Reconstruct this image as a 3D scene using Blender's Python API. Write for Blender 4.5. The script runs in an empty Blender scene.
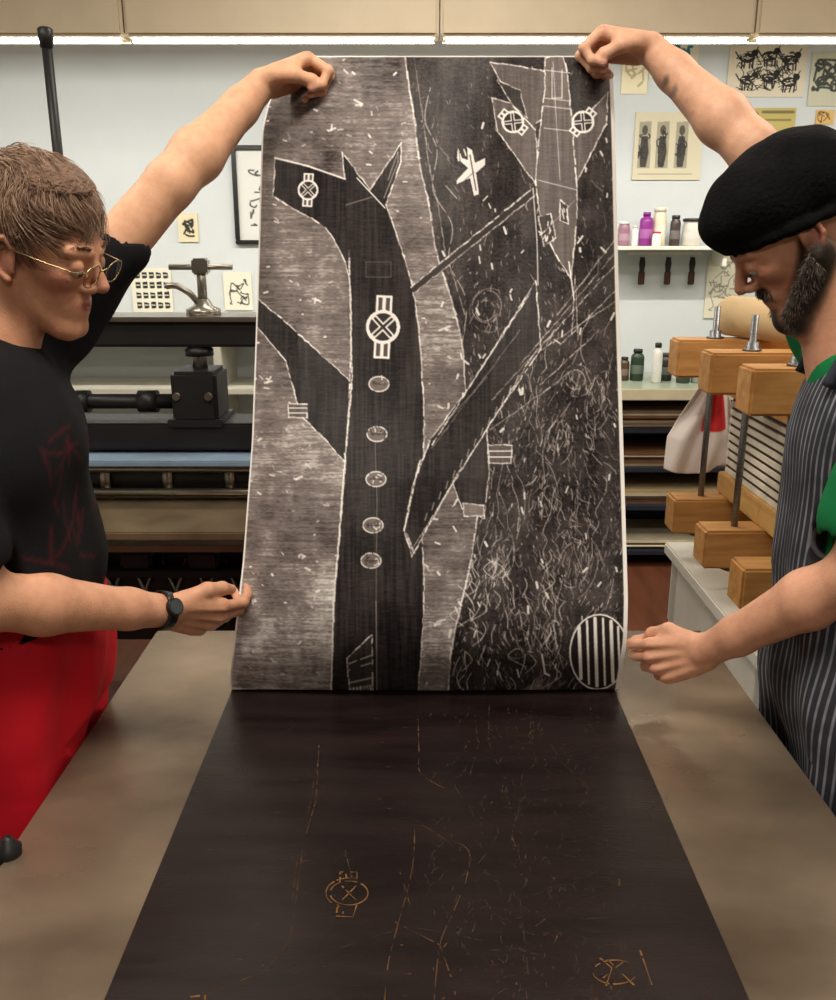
import bpy, math, random, bmesh
import numpy as np
from mathutils import Vector, Matrix
rng = np.random.default_rng(7); random.seed(7)
scn = bpy.context.scene
try: scn.view_settings.view_transform = 'Standard'
except Exception: pass

# ------------------------------------------------------------------ camera
F = 900.0; PITCH = math.atan(260/900.0); CP, SP = math.cos(PITCH), math.sin(PITCH); CZ = 1.63
cam = bpy.data.cameras.new('camera'); camo = bpy.data.objects.new('camera', cam)
scn.collection.objects.link(camo); camo.location = (0, 0, CZ)
camo.rotation_euler = (math.pi/2-PITCH, 0, 0)
cam.sensor_fit = 'VERTICAL'; cam.sensor_height = 24; cam.lens = 24*F/1000; cam.clip_start = .05
scn.camera = camo

def onY(px, py, Y):
    u = px-418; v = py-500; dy = F*CP-v*SP; dz = -(v*CP+F*SP)
    return np.array([u*Y/dy, Y, CZ+dz*Y/dy])
def onZ(px, py, z):
    u = px-418; v = py-500; dy = F*CP-v*SP; D = (v*CP+F*SP); t = (CZ-z)/D
    return np.array([u*t, dy*t, z])
def lin(c):
    c = np.asarray(c, float)/255.0
    return np.where(c <= .04045, c/12.92, ((c+.055)/1.055)**2.4)

# ------------------------------------------------------------------ materials
def mat(name, col, rough=.6, metal=0., var=.15, vs=8, bump=0., bs=60, stretch=(1, 1, 1), spec=.5, col2=None, emit=None, estr=0, rvar=0):
    m = bpy.data.materials.new(name); m.use_nodes = True; nt = m.node_tree; N = nt.nodes; L = nt.links
    b = N['Principled BSDF']
    tc = N.new('ShaderNodeTexCoord'); mp = N.new('ShaderNodeMapping'); mp.inputs['Scale'].default_value = stretch
    L.new(tc.outputs['Object'], mp.inputs['Vector'])
    nz = N.new('ShaderNodeTexNoise'); nz.inputs['Scale'].default_value = vs; nz.inputs['Detail'].default_value = 6
    L.new(mp.outputs[0], nz.inputs['Vector'])
    cr = N.new('ShaderNodeValToRGB'); L.new(nz.outputs['Fac'], cr.inputs[0])
    c = lin(col); c2 = lin(col2) if col2 is not None else np.clip(c*(1+var), 0, 1)
    c1 = c if col2 is not None else c*(1-var)
    cr.color_ramp.elements[0].position = .3; cr.color_ramp.elements[1].position = .7
    cr.color_ramp.elements[0].color = (*c1, 1); cr.color_ramp.elements[1].color = (*c2, 1)
    L.new(cr.outputs[0], b.inputs['Base Color'])
    b.inputs['Roughness'].default_value = rough; b.inputs['Metallic'].default_value = metal
    b.inputs['Specular IOR Level'].default_value = spec
    if rvar:
        n3 = N.new('ShaderNodeTexNoise'); n3.inputs['Scale'].default_value = vs*2.3; n3.inputs['Detail'].default_value = 8; L.new(mp.outputs[0], n3.inputs['Vector'])
        mr = N.new('ShaderNodeMapRange'); mr.inputs[1].default_value = .3; mr.inputs[2].default_value = .7; mr.inputs[3].default_value = rough-rvar; mr.inputs[4].default_value = rough+rvar
        L.new(n3.outputs['Fac'], mr.inputs[0]); L.new(mr.outputs[0], b.inputs['Roughness'])
    if bump > 0:
        n2 = N.new('ShaderNodeTexNoise'); n2.inputs['Scale'].default_value = bs; n2.inputs['Detail'].default_value = 4
        L.new(mp.outputs[0], n2.inputs['Vector'])
        bp = N.new('ShaderNodeBump'); bp.inputs['Strength'].default_value = bump; bp.inputs['Distance'].default_value = .01
        L.new(n2.outputs['Fac'], bp.inputs['Height']); L.new(bp.outputs[0], b.inputs['Normal'])
    if emit is not None:
        b.inputs['Emission Color'].default_value = (*lin(emit), 1); b.inputs['Emission Strength'].default_value = estr
    return m
def vmat(name, rough=.6, sss=0., bump=0., bs=300, spec=.5):
    m = bpy.data.materials.new(name); m.use_nodes = True; nt = m.node_tree; N = nt.nodes; L = nt.links
    b = N['Principled BSDF']; a = N.new('ShaderNodeAttribute'); a.attribute_name = 'Col'
    b.inputs['Roughness'].default_value = rough; b.inputs['Specular IOR Level'].default_value = spec
    L.new(a.outputs['Color'], b.inputs['Base Color'])
    if sss:
        b.inputs['Subsurface Weight'].default_value = sss; b.inputs['Subsurface Radius'].default_value = (.02, .008, .004)
        b.inputs['Subsurface Scale'].default_value = .5
        tc = N.new('ShaderNodeTexCoord'); n4 = N.new('ShaderNodeTexNoise'); n4.inputs['Scale'].default_value = 70; n4.inputs['Detail'].default_value = 8
        L.new(tc.outputs['Object'], n4.inputs['Vector']); r4 = N.new('ShaderNodeValToRGB'); L.new(n4.outputs['Fac'], r4.inputs[0])
        r4.color_ramp.elements[0].position = .32; r4.color_ramp.elements[0].color = (.80, .70, .66, 1); r4.color_ramp.elements[1].position = .6; r4.color_ramp.elements[1].color = (1, 1, 1, 1)
        mx = N.new('ShaderNodeMixRGB'); mx.blend_type = 'MULTIPLY'; mx.inputs[0].default_value = .45; L.new(a.outputs['Color'], mx.inputs[1]); L.new(r4.outputs[0], mx.inputs[2]); L.new(mx.outputs[0], b.inputs['Base Color'])
    if bump:
        tc = N.new('ShaderNodeTexCoord')
        n2 = N.new('ShaderNodeTexNoise'); n2.inputs['Scale'].default_value = bs; n2.inputs['Detail'].default_value = 5
        L.new(tc.outputs['Object'], n2.inputs['Vector'])
        bp = N.new('ShaderNodeBump'); bp.inputs['Strength'].default_value = bump; bp.inputs['Distance'].default_value = .003
        L.new(n2.outputs['Fac'], bp.inputs['Height']); L.new(bp.outputs[0], b.inputs['Normal'])
    return m

# ------------------------------------------------------------------ object helpers
def group(name, loc=(0, 0, 0)):
    e = bpy.data.objects.new(name, None); e.location = loc; e.empty_display_size = .05
    scn.collection.objects.link(e); return e
def link(o, parent):
    scn.collection.objects.link(o)
    if parent is not None:
        o.parent = parent; o.matrix_parent_inverse = Matrix.Translation(-Vector(parent.location))
    return o
def mesh_np(name, V, Q, m, parent=None, smooth=True, cols=None, attrs=None):
    V = np.asarray(V, np.float32); Q = np.asarray(Q, np.int32)
    me = bpy.data.meshes.new(name); k = Q.shape[1]
    me.vertices.add(len(V)); me.vertices.foreach_set('co', V.ravel())
    me.loops.add(Q.size); me.loops.foreach_set('vertex_index', Q.ravel())
    me.polygons.add(len(Q)); me.polygons.foreach_set('loop_start', np.arange(len(Q), dtype=np.int32)*k)
    me.polygons.foreach_set('use_smooth', np.full(len(Q), smooth, bool))
    me.update(calc_edges=True); me.validate()
    if cols is not None:
        ca = me.color_attributes.new('Col', 'FLOAT_COLOR', 'POINT')
        c4 = np.ones((len(V), 4), np.float32); c4[:, :3] = cols; ca.data.foreach_set('color', c4.ravel())
    if attrs:
        for n, a in attrs.items():
            at = me.attributes.new(n, 'FLOAT', 'POINT'); at.data.foreach_set('value', np.asarray(a, np.float32))
    me.materials.append(m); o = bpy.data.objects.new(name, me); return link(o, parent)
def frombm(name, bm, m, parent, smooth=False):
    me = bpy.data.meshes.new(name); bm.to_mesh(me); bm.free()
    for p in me.polygons: p.use_smooth = smooth
    for mm in (m if isinstance(m, (list, tuple)) else [m]): me.materials.append(mm)
    return link(bpy.data.objects.new(name, me), parent)
def box(name, x0, x1, y0, y1, z0, z1, m, parent=None, bev=.003, rot=None):
    bm = bmesh.new(); bmesh.ops.create_cube(bm, size=1)
    c = Vector(((x0+x1)/2, (y0+y1)/2, (z0+z1)/2))
    for v in bm.verts: v.co = Vector((v.co.x*(x1-x0), v.co.y*(y1-y0), v.co.z*(z1-z0)))
    if bev > 0:
        bmesh.ops.bevel(bm, geom=bm.edges[:], offset=min(bev, .3*min(x1-x0, y1-y0, z1-z0)), segments=2, affect='EDGES')
    if rot: bmesh.ops.rotate(bm, verts=bm.verts, cent=(0, 0, 0), matrix=rot)
    for v in bm.verts: v.co += c
    return frombm(name, bm, m, parent)
def tube(name, pts, rad, m, parent=None, seg=14, smooth=True, cap=True):
    pts = [Vector(p) for p in pts]; n = len(pts)
    rad = [rad]*n if not hasattr(rad, '__len__') else rad
    V = []; ref = None
    for i, p in enumerate(pts):
        t = (pts[min(i+1, n-1)]-pts[max(i-1, 0)]).normalized()
        if ref is None: ref = Vector((0, 0, 1)) if abs(t.z) < .9 else Vector((1, 0, 0))
        a = t.cross(ref).normalized(); b = t.cross(a)
        for k in range(seg):
            w = 2*math.pi*k/seg; V.append(p+(a*math.cos(w)+b*math.sin(w))*rad[i])
    bm = bmesh.new(); vs = [bm.verts.new(v) for v in V]
    for i in range(n-1):
        for k in range(seg):
            bm.faces.new((vs[i*seg+k], vs[i*seg+(k+1) % seg], vs[(i+1)*seg+(k+1) % seg], vs[(i+1)*seg+k]))
    if cap:
        bm.faces.new(vs[:seg][::-1]); bm.faces.new(vs[-seg:])
    bmesh.ops.recalc_face_normals(bm, faces=bm.faces)
    o = frombm(name, bm, m, parent, smooth)
    if cap and smooth:
        for p in o.data.polygons:
            if len(p.vertices) > 4: p.use_smooth = False
    return o
def lathe(name, prof, loc, m, parent=None, seg=24):
    bm = bmesh.new(); rings = []
    for r, z in prof:
        rings.append([bm.verts.new((loc[0]+max(r, .0002)*math.cos(2*math.pi*k/seg), loc[1]+max(r, .0002)*math.sin(2*math.pi*k/seg), loc[2]+z)) for k in range(seg)])
    for a, b in zip(rings[:-1], rings[1:]):
        for k in range(seg): bm.faces.new((a[k], a[(k+1) % seg], b[(k+1) % seg], b[k]))
    bm.faces.new(rings[0][::-1]); bm.faces.new(rings[-1])
    return frombm(name, bm, m, parent, True)

# ------------------------------------------------------------------ signed-distance sculpting
def nrm(v): v = np.asarray(v, float); return v/np.linalg.norm(v)
def frame(f, up=(0, 0, 1)):
    f = nrm(f); l = nrm(np.cross(up, f)); u = np.cross(f, l); return np.stack([f, l, u], 1)
class Sdf:
    def __init__(s, h): s.h = h; s.p = []; s.o = np.zeros(3); s.R = np.eye(3); s.mods = []; s.sc = 1.
    def fr(s, o, R, sc=1.): s.o = np.asarray(o, float); s.R = R; s.sc = sc; return s
    def w(s, a): return s.o+s.R@np.asarray(a, float)*s.sc
    def rc(s, a, b, ra, rb=None, k=.01, sub=False): s.p.append(('rc', s.w(a), s.w(b), ra*s.sc, (ra if rb is None else rb)*s.sc, k*s.sc, sub)); return s
    def el(s, c, r, k=.01, sub=False, R=None): s.p.append(('el', s.w(c), np.asarray(r, float)*s.sc, s.R if R is None else s.R@R, 0, k*s.sc, sub)); return s
    def chain(s, pts, rs, k=.01):
        for i in range(len(pts)-1): s.rc(pts[i], pts[i+1], rs[i], rs[i+1], k)
        return s
    def cut(s, c, n, k=.004): s.p.append(('pl', s.w(c), s.R@nrm(n), 0, 0, k, True)); return s
    def build(s):
        h = s.h; lo = np.full(3, 9.); hi = -lo
        for q in s.p:
            if q[6]: continue
            if q[0] == 'rc':
                for c, r in ((q[1], q[3]), (q[2], q[4])): lo = np.minimum(lo, c-r); hi = np.maximum(hi, c+r)
            else:
                e = np.sqrt(((q[3]*q[2][None, :])**2).sum(1)); lo = np.minimum(lo, q[1]-e); hi = np.maximum(hi, q[1]+e)
        lo = lo-4*h-.012; hi = hi+4*h+.012; n = np.ceil((hi-lo)/h).astype(int)+1
        ax = [(lo[i]+h*np.arange(n[i])).astype(np.float32) for i in range(3)]
        D = np.full(n, 1., np.float32)
        for q in s.p:
            ty, a, b, c, d, k, sub = q; m = k+3*h
            if ty == 'pl': sl = [slice(0, n[i]) for i in range(3)]
            else:
                if ty == 'rc': l = np.minimum(a-c, b-d)-m; g = np.maximum(a+c, b+d)+m
                else: e = np.sqrt(((c*b[None, :])**2).sum(1)); l = a-e-m; g = a+e+m
                i0 = np.clip(np.floor((l-lo)/h).astype(int), 0, n); i1 = np.clip(np.ceil((g-lo)/h).astype(int)+1, 0, n)
                if np.any(i1 <= i0): continue
                sl = [slice(i0[i], i1[i]) for i in range(3)]
            X = ax[0][sl[0]][:, None, None]; Y = ax[1][sl[1]][None, :, None]; Z = ax[2][sl[2]][None, None, :]
            if ty == 'rc':
                ab = b-a; L2 = float(ab@ab)+1e-12
                t = np.clip(((X-a[0])*ab[0]+(Y-a[1])*ab[1]+(Z-a[2])*ab[2])/L2, 0, 1)
                dd = np.sqrt((X-a[0]-t*ab[0])**2+(Y-a[1]-t*ab[1])**2+(Z-a[2]-t*ab[2])**2)-(c+(d-c)*t)
            elif ty == 'el':
                x, y, z = X-a[0], Y-a[1], Z-a[2]; k0 = 0; k1 = 0
                for j in range(3):
                    w = x*c[0, j]+y*c[1, j]+z*c[2, j]; k0 = k0+(w/b[j])**2; k1 = k1+(w/b[j]**2)**2
                k0 = np.sqrt(k0); k1 = np.sqrt(k1)+1e-6; dd = k0*(k0-1)/k1
            else: dd = (X-a[0])*b[0]+(Y-a[1])*b[1]+(Z-a[2])*b[2]
            S = D[sl[0], sl[1], sl[2]]
            if not sub:
                hh = np.clip(.5+.5*(dd-S)/k, 0, 1); R = dd*(1-hh)+S*hh-k*hh*(1-hh)
            else:
                e = dd if ty == 'pl' else -dd
                hh = np.clip(.5-.5*(e-S)/k, 0, 1); R = e*(1-hh)+S*hh+k*hh*(1-hh)
            D[sl[0], sl[1], sl[2]] = R
        for f in s.mods: D = D+f(ax[0][:, None, None], ax[1][None, :, None], ax[2][None, None, :]).astype(np.float32)
        return nets(D, lo, h)
def nets(D, lo, h):
    s = D < 0; c = s[:-1, :-1, :-1]; A = c.copy(); O = c.copy()
    for i in (0, 1):
        for j in (0, 1):
            for k in (0, 1):
                q = s[i:s.shape[0]-1+i, j:s.shape[1]-1+j, k:s.shape[2]-1+k]; A &= q; O |= q
    I, J, K = np.nonzero(O & ~A); P = np.zeros((len(I), 3)); C = np.zeros(len(I))
    cs = [(i, j, k) for i in (0, 1) for j in (0, 1) for k in (0, 1)]
    for a in cs:
        for x in range(3):
            if a[x] == 0:
                b = list(a); b[x] = 1
                da = D[I+a[0], J+a[1], K+a[2]]; db = D[I+b[0], J+b[1], K+b[2]]; mk = (da < 0) != (db < 0)
                t = np.where(mk, da/np.where(mk, da-db, 1), 0); q = np.zeros((len(I), 3)); q += np.array(a); q[:, x] += t
                P += q*mk[:, None]; C += mk
    V = (np.stack([I, J, K], 1)+P/C[:, None])*h+lo
    idx = np.full(c.shape, -1, np.int32); idx[I, J, K] = np.arange(len(I)); Qs = []
    for x in range(3):
        y, z = (x+1) % 3, (x+2) % 3
        s0 = [slice(1, -1)]*3; s0[x] = slice(0, -1); s1 = list(s0); s1[x] = slice(1, None)
        a = s[tuple(s0)]; b = s[tuple(s1)]; G = np.nonzero(a != b); flip = a[G]
        g = [G[0].copy(), G[1].copy(), G[2].copy()]; g[y] = g[y]+1; g[z] = g[z]+1
        def cell(dy, dz):
            r = [g[0].copy(), g[1].copy(), g[2].copy()]; r[y] += dy; r[z] += dz; return idx[r[0], r[1], r[2]]
        q = np.stack([cell(-1, -1), cell(0, -1), cell(0, 0), cell(-1, 0)], 1)
        q[~flip] = q[~flip][:, ::-1]; Qs.append(q)
    Q = np.concatenate(Qs); Q = Q[(Q >= 0).all(1)]
    return V, Q
def paint(V, base, spots):
    C = np.tile(lin(base), (len(V), 1))
    for c, r, col, soft in spots:
        c = np.asarray(c); r = np.asarray(r, float)
        d = np.sqrt((((V-c)/r)**2).sum(1)); a = np.clip((1-d)/soft, 0, 1)[:, None]; C = C*(1-a)+lin(col)*a
    C *= (1+.05*np.sin(V[:, :1]*90+3*np.sin(V[:, 1:2]*60))*np.sin(V[:, 2:3]*75))
    return C

# ------------------------------------------------------------------ raster art (vertex painted)
class Art:
    def __init__(s, x0, y0, x1, y1, sc, base):
        s.x0, s.y0, s.sc = x0, y0, sc; s.W = int((x1-x0)*sc); s.H = int((y1-y0)*sc)
        s.T = np.full((s.H, s.W), base, np.float32); s.M = np.zeros((s.H, s.W), np.int8)
    def bb(s, pts, m):
        p = np.asarray(pts, float); a = p.min(0)-m; b = p.max(0)+m
        i0 = int(max(0, (a[0]-s.x0)*s.sc)); i1 = int(min(s.W, (b[0]-s.x0)*s.sc+1)); j0 = int(max(0, (a[1]-s.y0)*s.sc)); j1 = int(min(s.H, (b[1]-s.y0)*s.sc+1))
        if i1 <= i0 or j1 <= j0: return None
        X, Y = np.meshgrid(s.x0+(np.arange(i0, i1)+.5)/s.sc, s.y0+(np.arange(j0, j1)+.5)/s.sc); return i0, i1, j0, j1, X, Y
    def fill(s, pts, val, a=1., mid=None, tex=None):
        r = s.bb(pts, 1)
        if r is None: return
        i0, i1, j0, j1, X, Y = r; ins = np.zeros(X.shape, bool); n = len(pts)
        for i in range(n):
            xa, ya = pts[i]; xb, yb = pts[(i+1) % n]
            if ya == yb: continue
            ins ^= ((ya > Y) != (yb > Y)) & (X < (xb-xa)*(Y-ya)/(yb-ya)+xa)
        S = s.T[j0:j1, i0:i1]; v = val
        if tex is not None: v = (val+tex[j0:j1, i0:i1])[ins]
        S[ins] = S[ins]*(1-a)+v*a
        if mid is not None: s.M[j0:j1, i0:i1][ins] = mid
    def line(s, pts, w, val, a=1., br=0.):
        for p, q in zip(pts[:-1], pts[1:]):
            if br and rng.random() < br: continue
            r = s.bb([p, q], w+1)
            if r is None: continue
            i0, i1, j0, j1, X, Y = r; dx, dy = q[0]-p[0], q[1]-p[1]; L = dx*dx+dy*dy+1e-9
            t = np.clip(((X-p[0])*dx+(Y-p[1])*dy)/L, 0, 1); d = np.hypot(X-p[0]-t*dx, Y-p[1]-t*dy)
            al = np.clip((w/2-d)*s.sc*.8+.5, 0, 1)*a; S = s.T[j0:j1, i0:i1]; S += (val-S)*al
    def rough(s, p, q, w, val, a=.9):
        L = math.hypot(q[0]-p[0], q[1]-p[1]); n = max(1, int(L/4)); P = []
        for i in range(n+1):
            t = i/n; P.append((p[0]+(q[0]-p[0])*t+rng.normal(0, .28), p[1]+(q[1]-p[1])*t+rng.normal(0, .28)))
        for u, v in zip(P[:-1], P[1:]): s.line([u, v], w*rng.uniform(.55, 1.35), val, a*rng.uniform(.55, 1.1) if rng.random() > .06 else .15)
    def ell(s, cx, cy, rx, ry, w, val, rot=0., a=1., br=0.):
        t = np.linspace(0, 2*np.pi, 30); x = rx*np.cos(t); y = ry*np.sin(t)
        s.line(list(zip(cx+x*np.cos(rot)-y*np.sin(rot), cy+x*np.sin(rot)+y*np.cos(rot))), w, val, a, br)
    def disc(s, cx, cy, rx, ry, val, a=1.):
        t = np.linspace(0, 2*np.pi, 24)[:-1]; s.fill(list(zip(cx+rx*np.cos(t), cy+ry*np.sin(t))), val, a)
    def sample(s, px, py):
        x = np.clip((px-s.x0)*s.sc-.5, 0, s.W-1.001); y = np.clip((py-s.y0)*s.sc-.5, 0, s.H-1.001)
        i = x.astype(int); j = y.astype(int); fx = x-i; fy = y-j; T = s.T
        return (T[j, i]*(1-fx)+T[j, i+1]*fx)*(1-fy)+(T[j+1, i]*(1-fx)+T[j+1, i+1]*fx)*fy
def vnoise(H, W, cy, cx):
    gy, gx = int(H/cy)+3, int(W/cx)+3; g = rng.random((gy, gx)); y = np.arange(H)/cy; x = np.arange(W)/cx
    j = y.astype(int); i = x.astype(int); fy = (y-j)[:, None]; fx = (x-i)[None, :]; fy = fy*fy*(3-2*fy); fx = fx*fx*(3-2*fx)
    a = g[j][:, i]; b = g[j][:, i+1]; c = g[j+1][:, i]; d = g[j+1][:, i+1]
    return (a*(1-fx)+b*fx)*(1-fy)+(c*(1-fx)+d*fx)*fy-.5
def cr(pts, n=8, closed=False):
    P = [np.array(p, float) for p in pts]; o = []
    P = [P[-1]]+P+[P[0], P[1]] if closed else [P[0]]+P+[P[-1]]
    for i in range(1, len(P)-2):
        for t in np.arange(n)/n:
            a, b, c, d = P[i-1:i+3]
            o.append(tuple(.5*((2*b)+(-a+c)*t+(2*a-5*b+4*c-d)*t*t+(-a+3*b-3*c+d)*t**3)))
    o.append(tuple(P[-2])); return o

# ============================================================ ROOM
m_wall = mat('wall_paint', (202, 209, 213), .8, var=.04, vs=2, bump=.05)
m_wallL = mat('wall_paint_side', (206, 204, 194), .8, var=.04, vs=2)
m_ceil = mat('ceiling_paint', (225, 220, 208), .9, var=.03)
m_floor = mat('floor_boards', (92, 52, 34), .45, var=.3, vs=3, stretch=(6, .6, 1), bump=.1)
box('floor', -3.2, 3.2, -2.5, 4.9, -.1, 0, m_floor, bev=0)
box('ceiling', -3.2, 3.2, -2.5, 4.9, 3.0, 3.1, m_ceil, bev=0)
box('wall_back', -3.2, 3.2, 4.9, 5.0, 0, 3.0, m_wall, bev=0)
box('wall_left', -3.3, -3.2, -2.5, 4.9, 0, 3.0, m_wallL, bev=0)
box('wall_right', 3.2, 3.3, -2.5, 4.9, 0, 3.0, m_wallL, bev=0)
box('wall_front', -3.2, 3.2, -2.6, -2.5, 0, 3.0, mat('wall_paint_front', (120, 108, 96), .8, var=.2, vs=1.5), bev=0)
box('baseboard_back', -3.2, 3.2, 4.88, 4.9, 0, .1, mat('baseboard_paint', (180, 175, 165)), bev=.003)

# lamps -----------------------------------------------------------
m_house = mat('lamp_housing_cream', (214, 200, 176), .5, var=.04)
m_tube = mat('lit_tube', (255, 250, 235), .4, emit=(255, 246, 225), estr=14)
m_dark = mat('dark_gap', (60, 55, 50), .7)
g = group('fluorescent_light_fixture', (0, 3.9, 2.45))
for i in range(-2, 3):
    x0 = .083-1.215+i*1.215
    box('housing_%d' % i, x0+.003, x0+1.212, 3.82, 3.98, 2.383, 2.62, m_house, g, .012)
    tube('tube_%d' % i, [(x0+.025, 3.86, 2.376), (x0+1.19, 3.86, 2.376)], .011, m_tube, g)
for x in (-2.2, -.6, .7, 2.0):
    tube('hanger', [(x, 3.9, 2.62), (x, 3.9, 3.0)], .008, m_house, g)
def area(name, loc, sx, sy, e, col=(1, .91, .77), rot=(0, 0, 0)):
    l = bpy.data.lights.new(name, 'AREA'); l.shape = 'RECTANGLE'; l.size = sx; l.size_y = sy; l.energy = e; l.color = col
    o = bpy.data.objects.new(name, l); scn.collection.objects.link(o); o.location = loc; o.rotation_euler = rot; return o
for k, (x, y, e) in enumerate([(-.1, .75, 38), (.3, -1.2, 28), (-1.7, 1.9, 23), (1.8, 2.2, 25), (0, 3.0, 18)]):  # unseen overhead lamps; the one behind the camera is added as fill
    g = group('unseen_ceiling_light' if k == 0 else 'unseen_ceiling_light.%03d' % k, (x, y, 2.95))
    box('housing', x-.65, x+.65, y-.16, y+.16, 2.93, 3.0, m_house, g, .01)
    area('lamp_%d' % k, (x, y, 2.92), 1.25, .28, e)
area('lamp_wall_wash', (0, 3.93, 2.38), 5.5, .02, 56, (1, .94, .84), (math.radians(24), 0, 0))
w = bpy.data.worlds.new('world'); scn.world = w; w.use_nodes = True
w.node_tree.nodes['Background'].inputs[0].default_value = (.85, .87, 1, 1); w.node_tree.nodes['Background'].inputs[1].default_value = .25

# ============================================================ TABLE + BLOCK
m_steel_bed = mat('worn_steel_bed', (76, 62, 50), .34, .5, vs=2.2, col2=(154, 137, 118), bump=.05, bs=30, rvar=.10, stretch=(1, 1.6, 1))
m_iron = mat('black_iron', (34, 33, 36), .45, .3, var=.25)
m_steel = mat('bright_steel', (150, 146, 138), .3, .9, var=.2)
TZ = .875
g = group('press_bed_table', (0, 1.0, TZ))
box('steel_top', -.527, .572, .15, 1.67, TZ-.03, TZ, m_steel_bed, g, .004)
for nm, a in (('rail_left', (-.51, -.45, .2, 1.62)), ('rail_right', (.49, .555, .2, 1.62)), ('rail_back', (-.45, .49, 1.56, 1.62)), ('rail_front', (-.45, .49, .2, .26))):
    box(nm, *a, TZ-.13, TZ-.03, m_iron, g)
for i, (x, y) in enumerate([(-.48, .24), (.52, .24), (-.48, 1.58), (.52, 1.58)]):
    box('leg_%d' % i, x-.035, x+.035, y-.035, y+.035, 0, TZ-.13, m_iron, g)
box('lower_shelf', -.45, .49, .27, 1.55, .28, .31, m_iron, g)
kx, ky, kz = onZ(10, 838, .90)
box('knob_bracket', kx-.02, -.52, ky-.015, ky+.015, TZ-.022, TZ-.006, m_iron, g)
lathe('clamp_knob', [(.008, -.06), (.008, -.005), (.015, 0), (.016, .016), (.010, .020), (.007, .030), (0, .032)], (kx-.004, ky, TZ-.005), m_iron, g)

BZ = .880
m_block = mat('inked_block', (20, 12, 13), .36, vs=5, col2=(36, 25, 25), bump=.06, bs=70, stretch=(1, 5, 1), rvar=.07, spec=.34)
g = group('carved_printing_block', (0, 1.1, BZ))
box('block_slab', -.323, .341, .42, 1.62, TZ, BZ, m_block, g, .001)
def ribbons(name, polys, wd, m, parent, z, br=.25, step=.004):
    V = []; Q = []
    for pl in polys:
        P = [onZ(x, y, z)[:2] for x, y in pl]; ph = rng.uniform(0, 9)
        dist = 0
        for a, b in zip(P[:-1], P[1:]):
            L = np.linalg.norm(b-a)
            if L < 1e-5: continue
            n = max(1, int(L/step)); d = (b-a)/L; s = np.array([-d[1], d[0]])
            for i in range(n):
                dist += L/n
                if .5+.5*math.sin(dist*190+ph+2*math.sin(dist*71+ph)) < br*.9 or rng.random() < br*.3: continue
                p = a+(b-a)*i/n; q = a+(b-a)*(i+1)/n; ww = .5+.5*math.sin(dist*120+ph); w0 = wd*(.2+.5*ww); w1 = wd*(.2+.5*ww)
                k = len(V)
                for e in (p-s*w0, q-s*w1, q+s*w1, p+s*w0): V.append((e[0], e[1], z))
                Q.append((k, k+1, k+2, k+3))
    return mesh_np(name, V, Q, m, parent, False)
def cpx(cx, cy, rx, ry, n=28, a0=0, a1=2*math.pi): return [(cx+rx*math.cos(a0+(a1-a0)*i/n), cy+ry*math.sin(a0+(a1-a0)*i/n)) for i in range(n+1)]
carv = [[(319, 745), (316, 800), (303, 845), (296, 900), (290, 940), (266, 970), (205, 995)],
        cr([(415, 820), (412, 870), (397, 928), (388, 965), (384, 1010)]), cr([(415, 820), (440, 836), (468, 850), (466, 880), (452, 915), (440, 945), (434, 1000)]),
        [(395, 922), (440, 945), (452, 980)], cr([(418, 715), (419, 750), (420, 772), (438, 785), (456, 792)]),
        [(345, 850), (352, 878)], [(400, 872), (410, 905)], [(310, 860), (297, 862), (292, 900)]]
rnd = [cpx(349, 893, 19, 12), cpx(349, 893, 23, 15, a0=2, a1=5), [(340, 872), (340, 882)], [(357, 872), (357, 882)], [(340, 872), (357, 872)], [(338, 904), (336, 916), (353, 917), (357, 904)], [(342, 886), (356, 900)], [(356, 886), (342, 900)],
       [(343, 906), (343, 914)], [(350, 906), (349, 915)], [(346, 874), (347, 881)],
       cpx(615, 972, 22, 12, a0=.4, a1=5.4), [(608, 960), (634, 985)], [(603, 978), (623, 962)], [(640, 950), (652, 985)], [(190, 997), (205, 995), (205, 1002)], [(600, 958), (612, 968), (606, 986)]]
grey = [[(475, 715), (478, 745), (470, 775)], [(490, 700), (488, 740), (500, 770)], [(545, 735), (560, 760), (590, 790)], [(497, 808), (525, 808)], [(497, 814), (523, 815)], [(500, 820), (522, 821)],
        cr([(520, 720), (545, 716), (585, 722), (600, 740)]), [(600, 900), (648, 860), (690, 900)], [(560, 890), (640, 850)], cr([(255, 980), (380, 935), (430, 930), (560, 960)]),
        [(148, 912), (205, 868), (222, 836), (248, 834), (250, 848), (305, 830)], [(148, 914), (300, 858)], [(305, 830), (318, 760)], [(342, 770), (355, 770)], [(338, 852), (350, 858)],
        [(240, 705), (232, 740), (250, 790)], [(255, 760), (300, 720)], [(520, 900), (600, 870)], [(470, 860), (520, 900), (530, 990)]]
for k in range(26):
    x = rng.uniform(440, 660); y = rng.uniform(710, 960); P = [(x, y)]
    for j in range(5): P.append((P[-1][0]+rng.normal(2, 7), P[-1][1]+rng.uniform(6, 16)))
    grey.append(cr(P, 4))
for k in range(7):
    x = rng.uniform(480, 650); y = rng.uniform(760, 960); grey.append(cpx(x, y, rng.uniform(10, 26), rng.uniform(6, 15)))
m_c1 = mat('carved_wood_tan', (84, 60, 38), .7, var=.4, vs=60, spec=.2); m_c2 = mat('carved_wood_bright', (116, 84, 48), .7, var=.4, vs=60, spec=.2)
m_c3 = mat('carved_wood_dark', (58, 45, 40), .7, var=.3, vs=60, spec=.2)
ribbons('carved_outlines', carv, .0012, m_c1, g, BZ+.0004, .12); ribbons('carved_roundels', rnd, .0016, m_c2, g, BZ+.0005, .08)
sp = []
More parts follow.
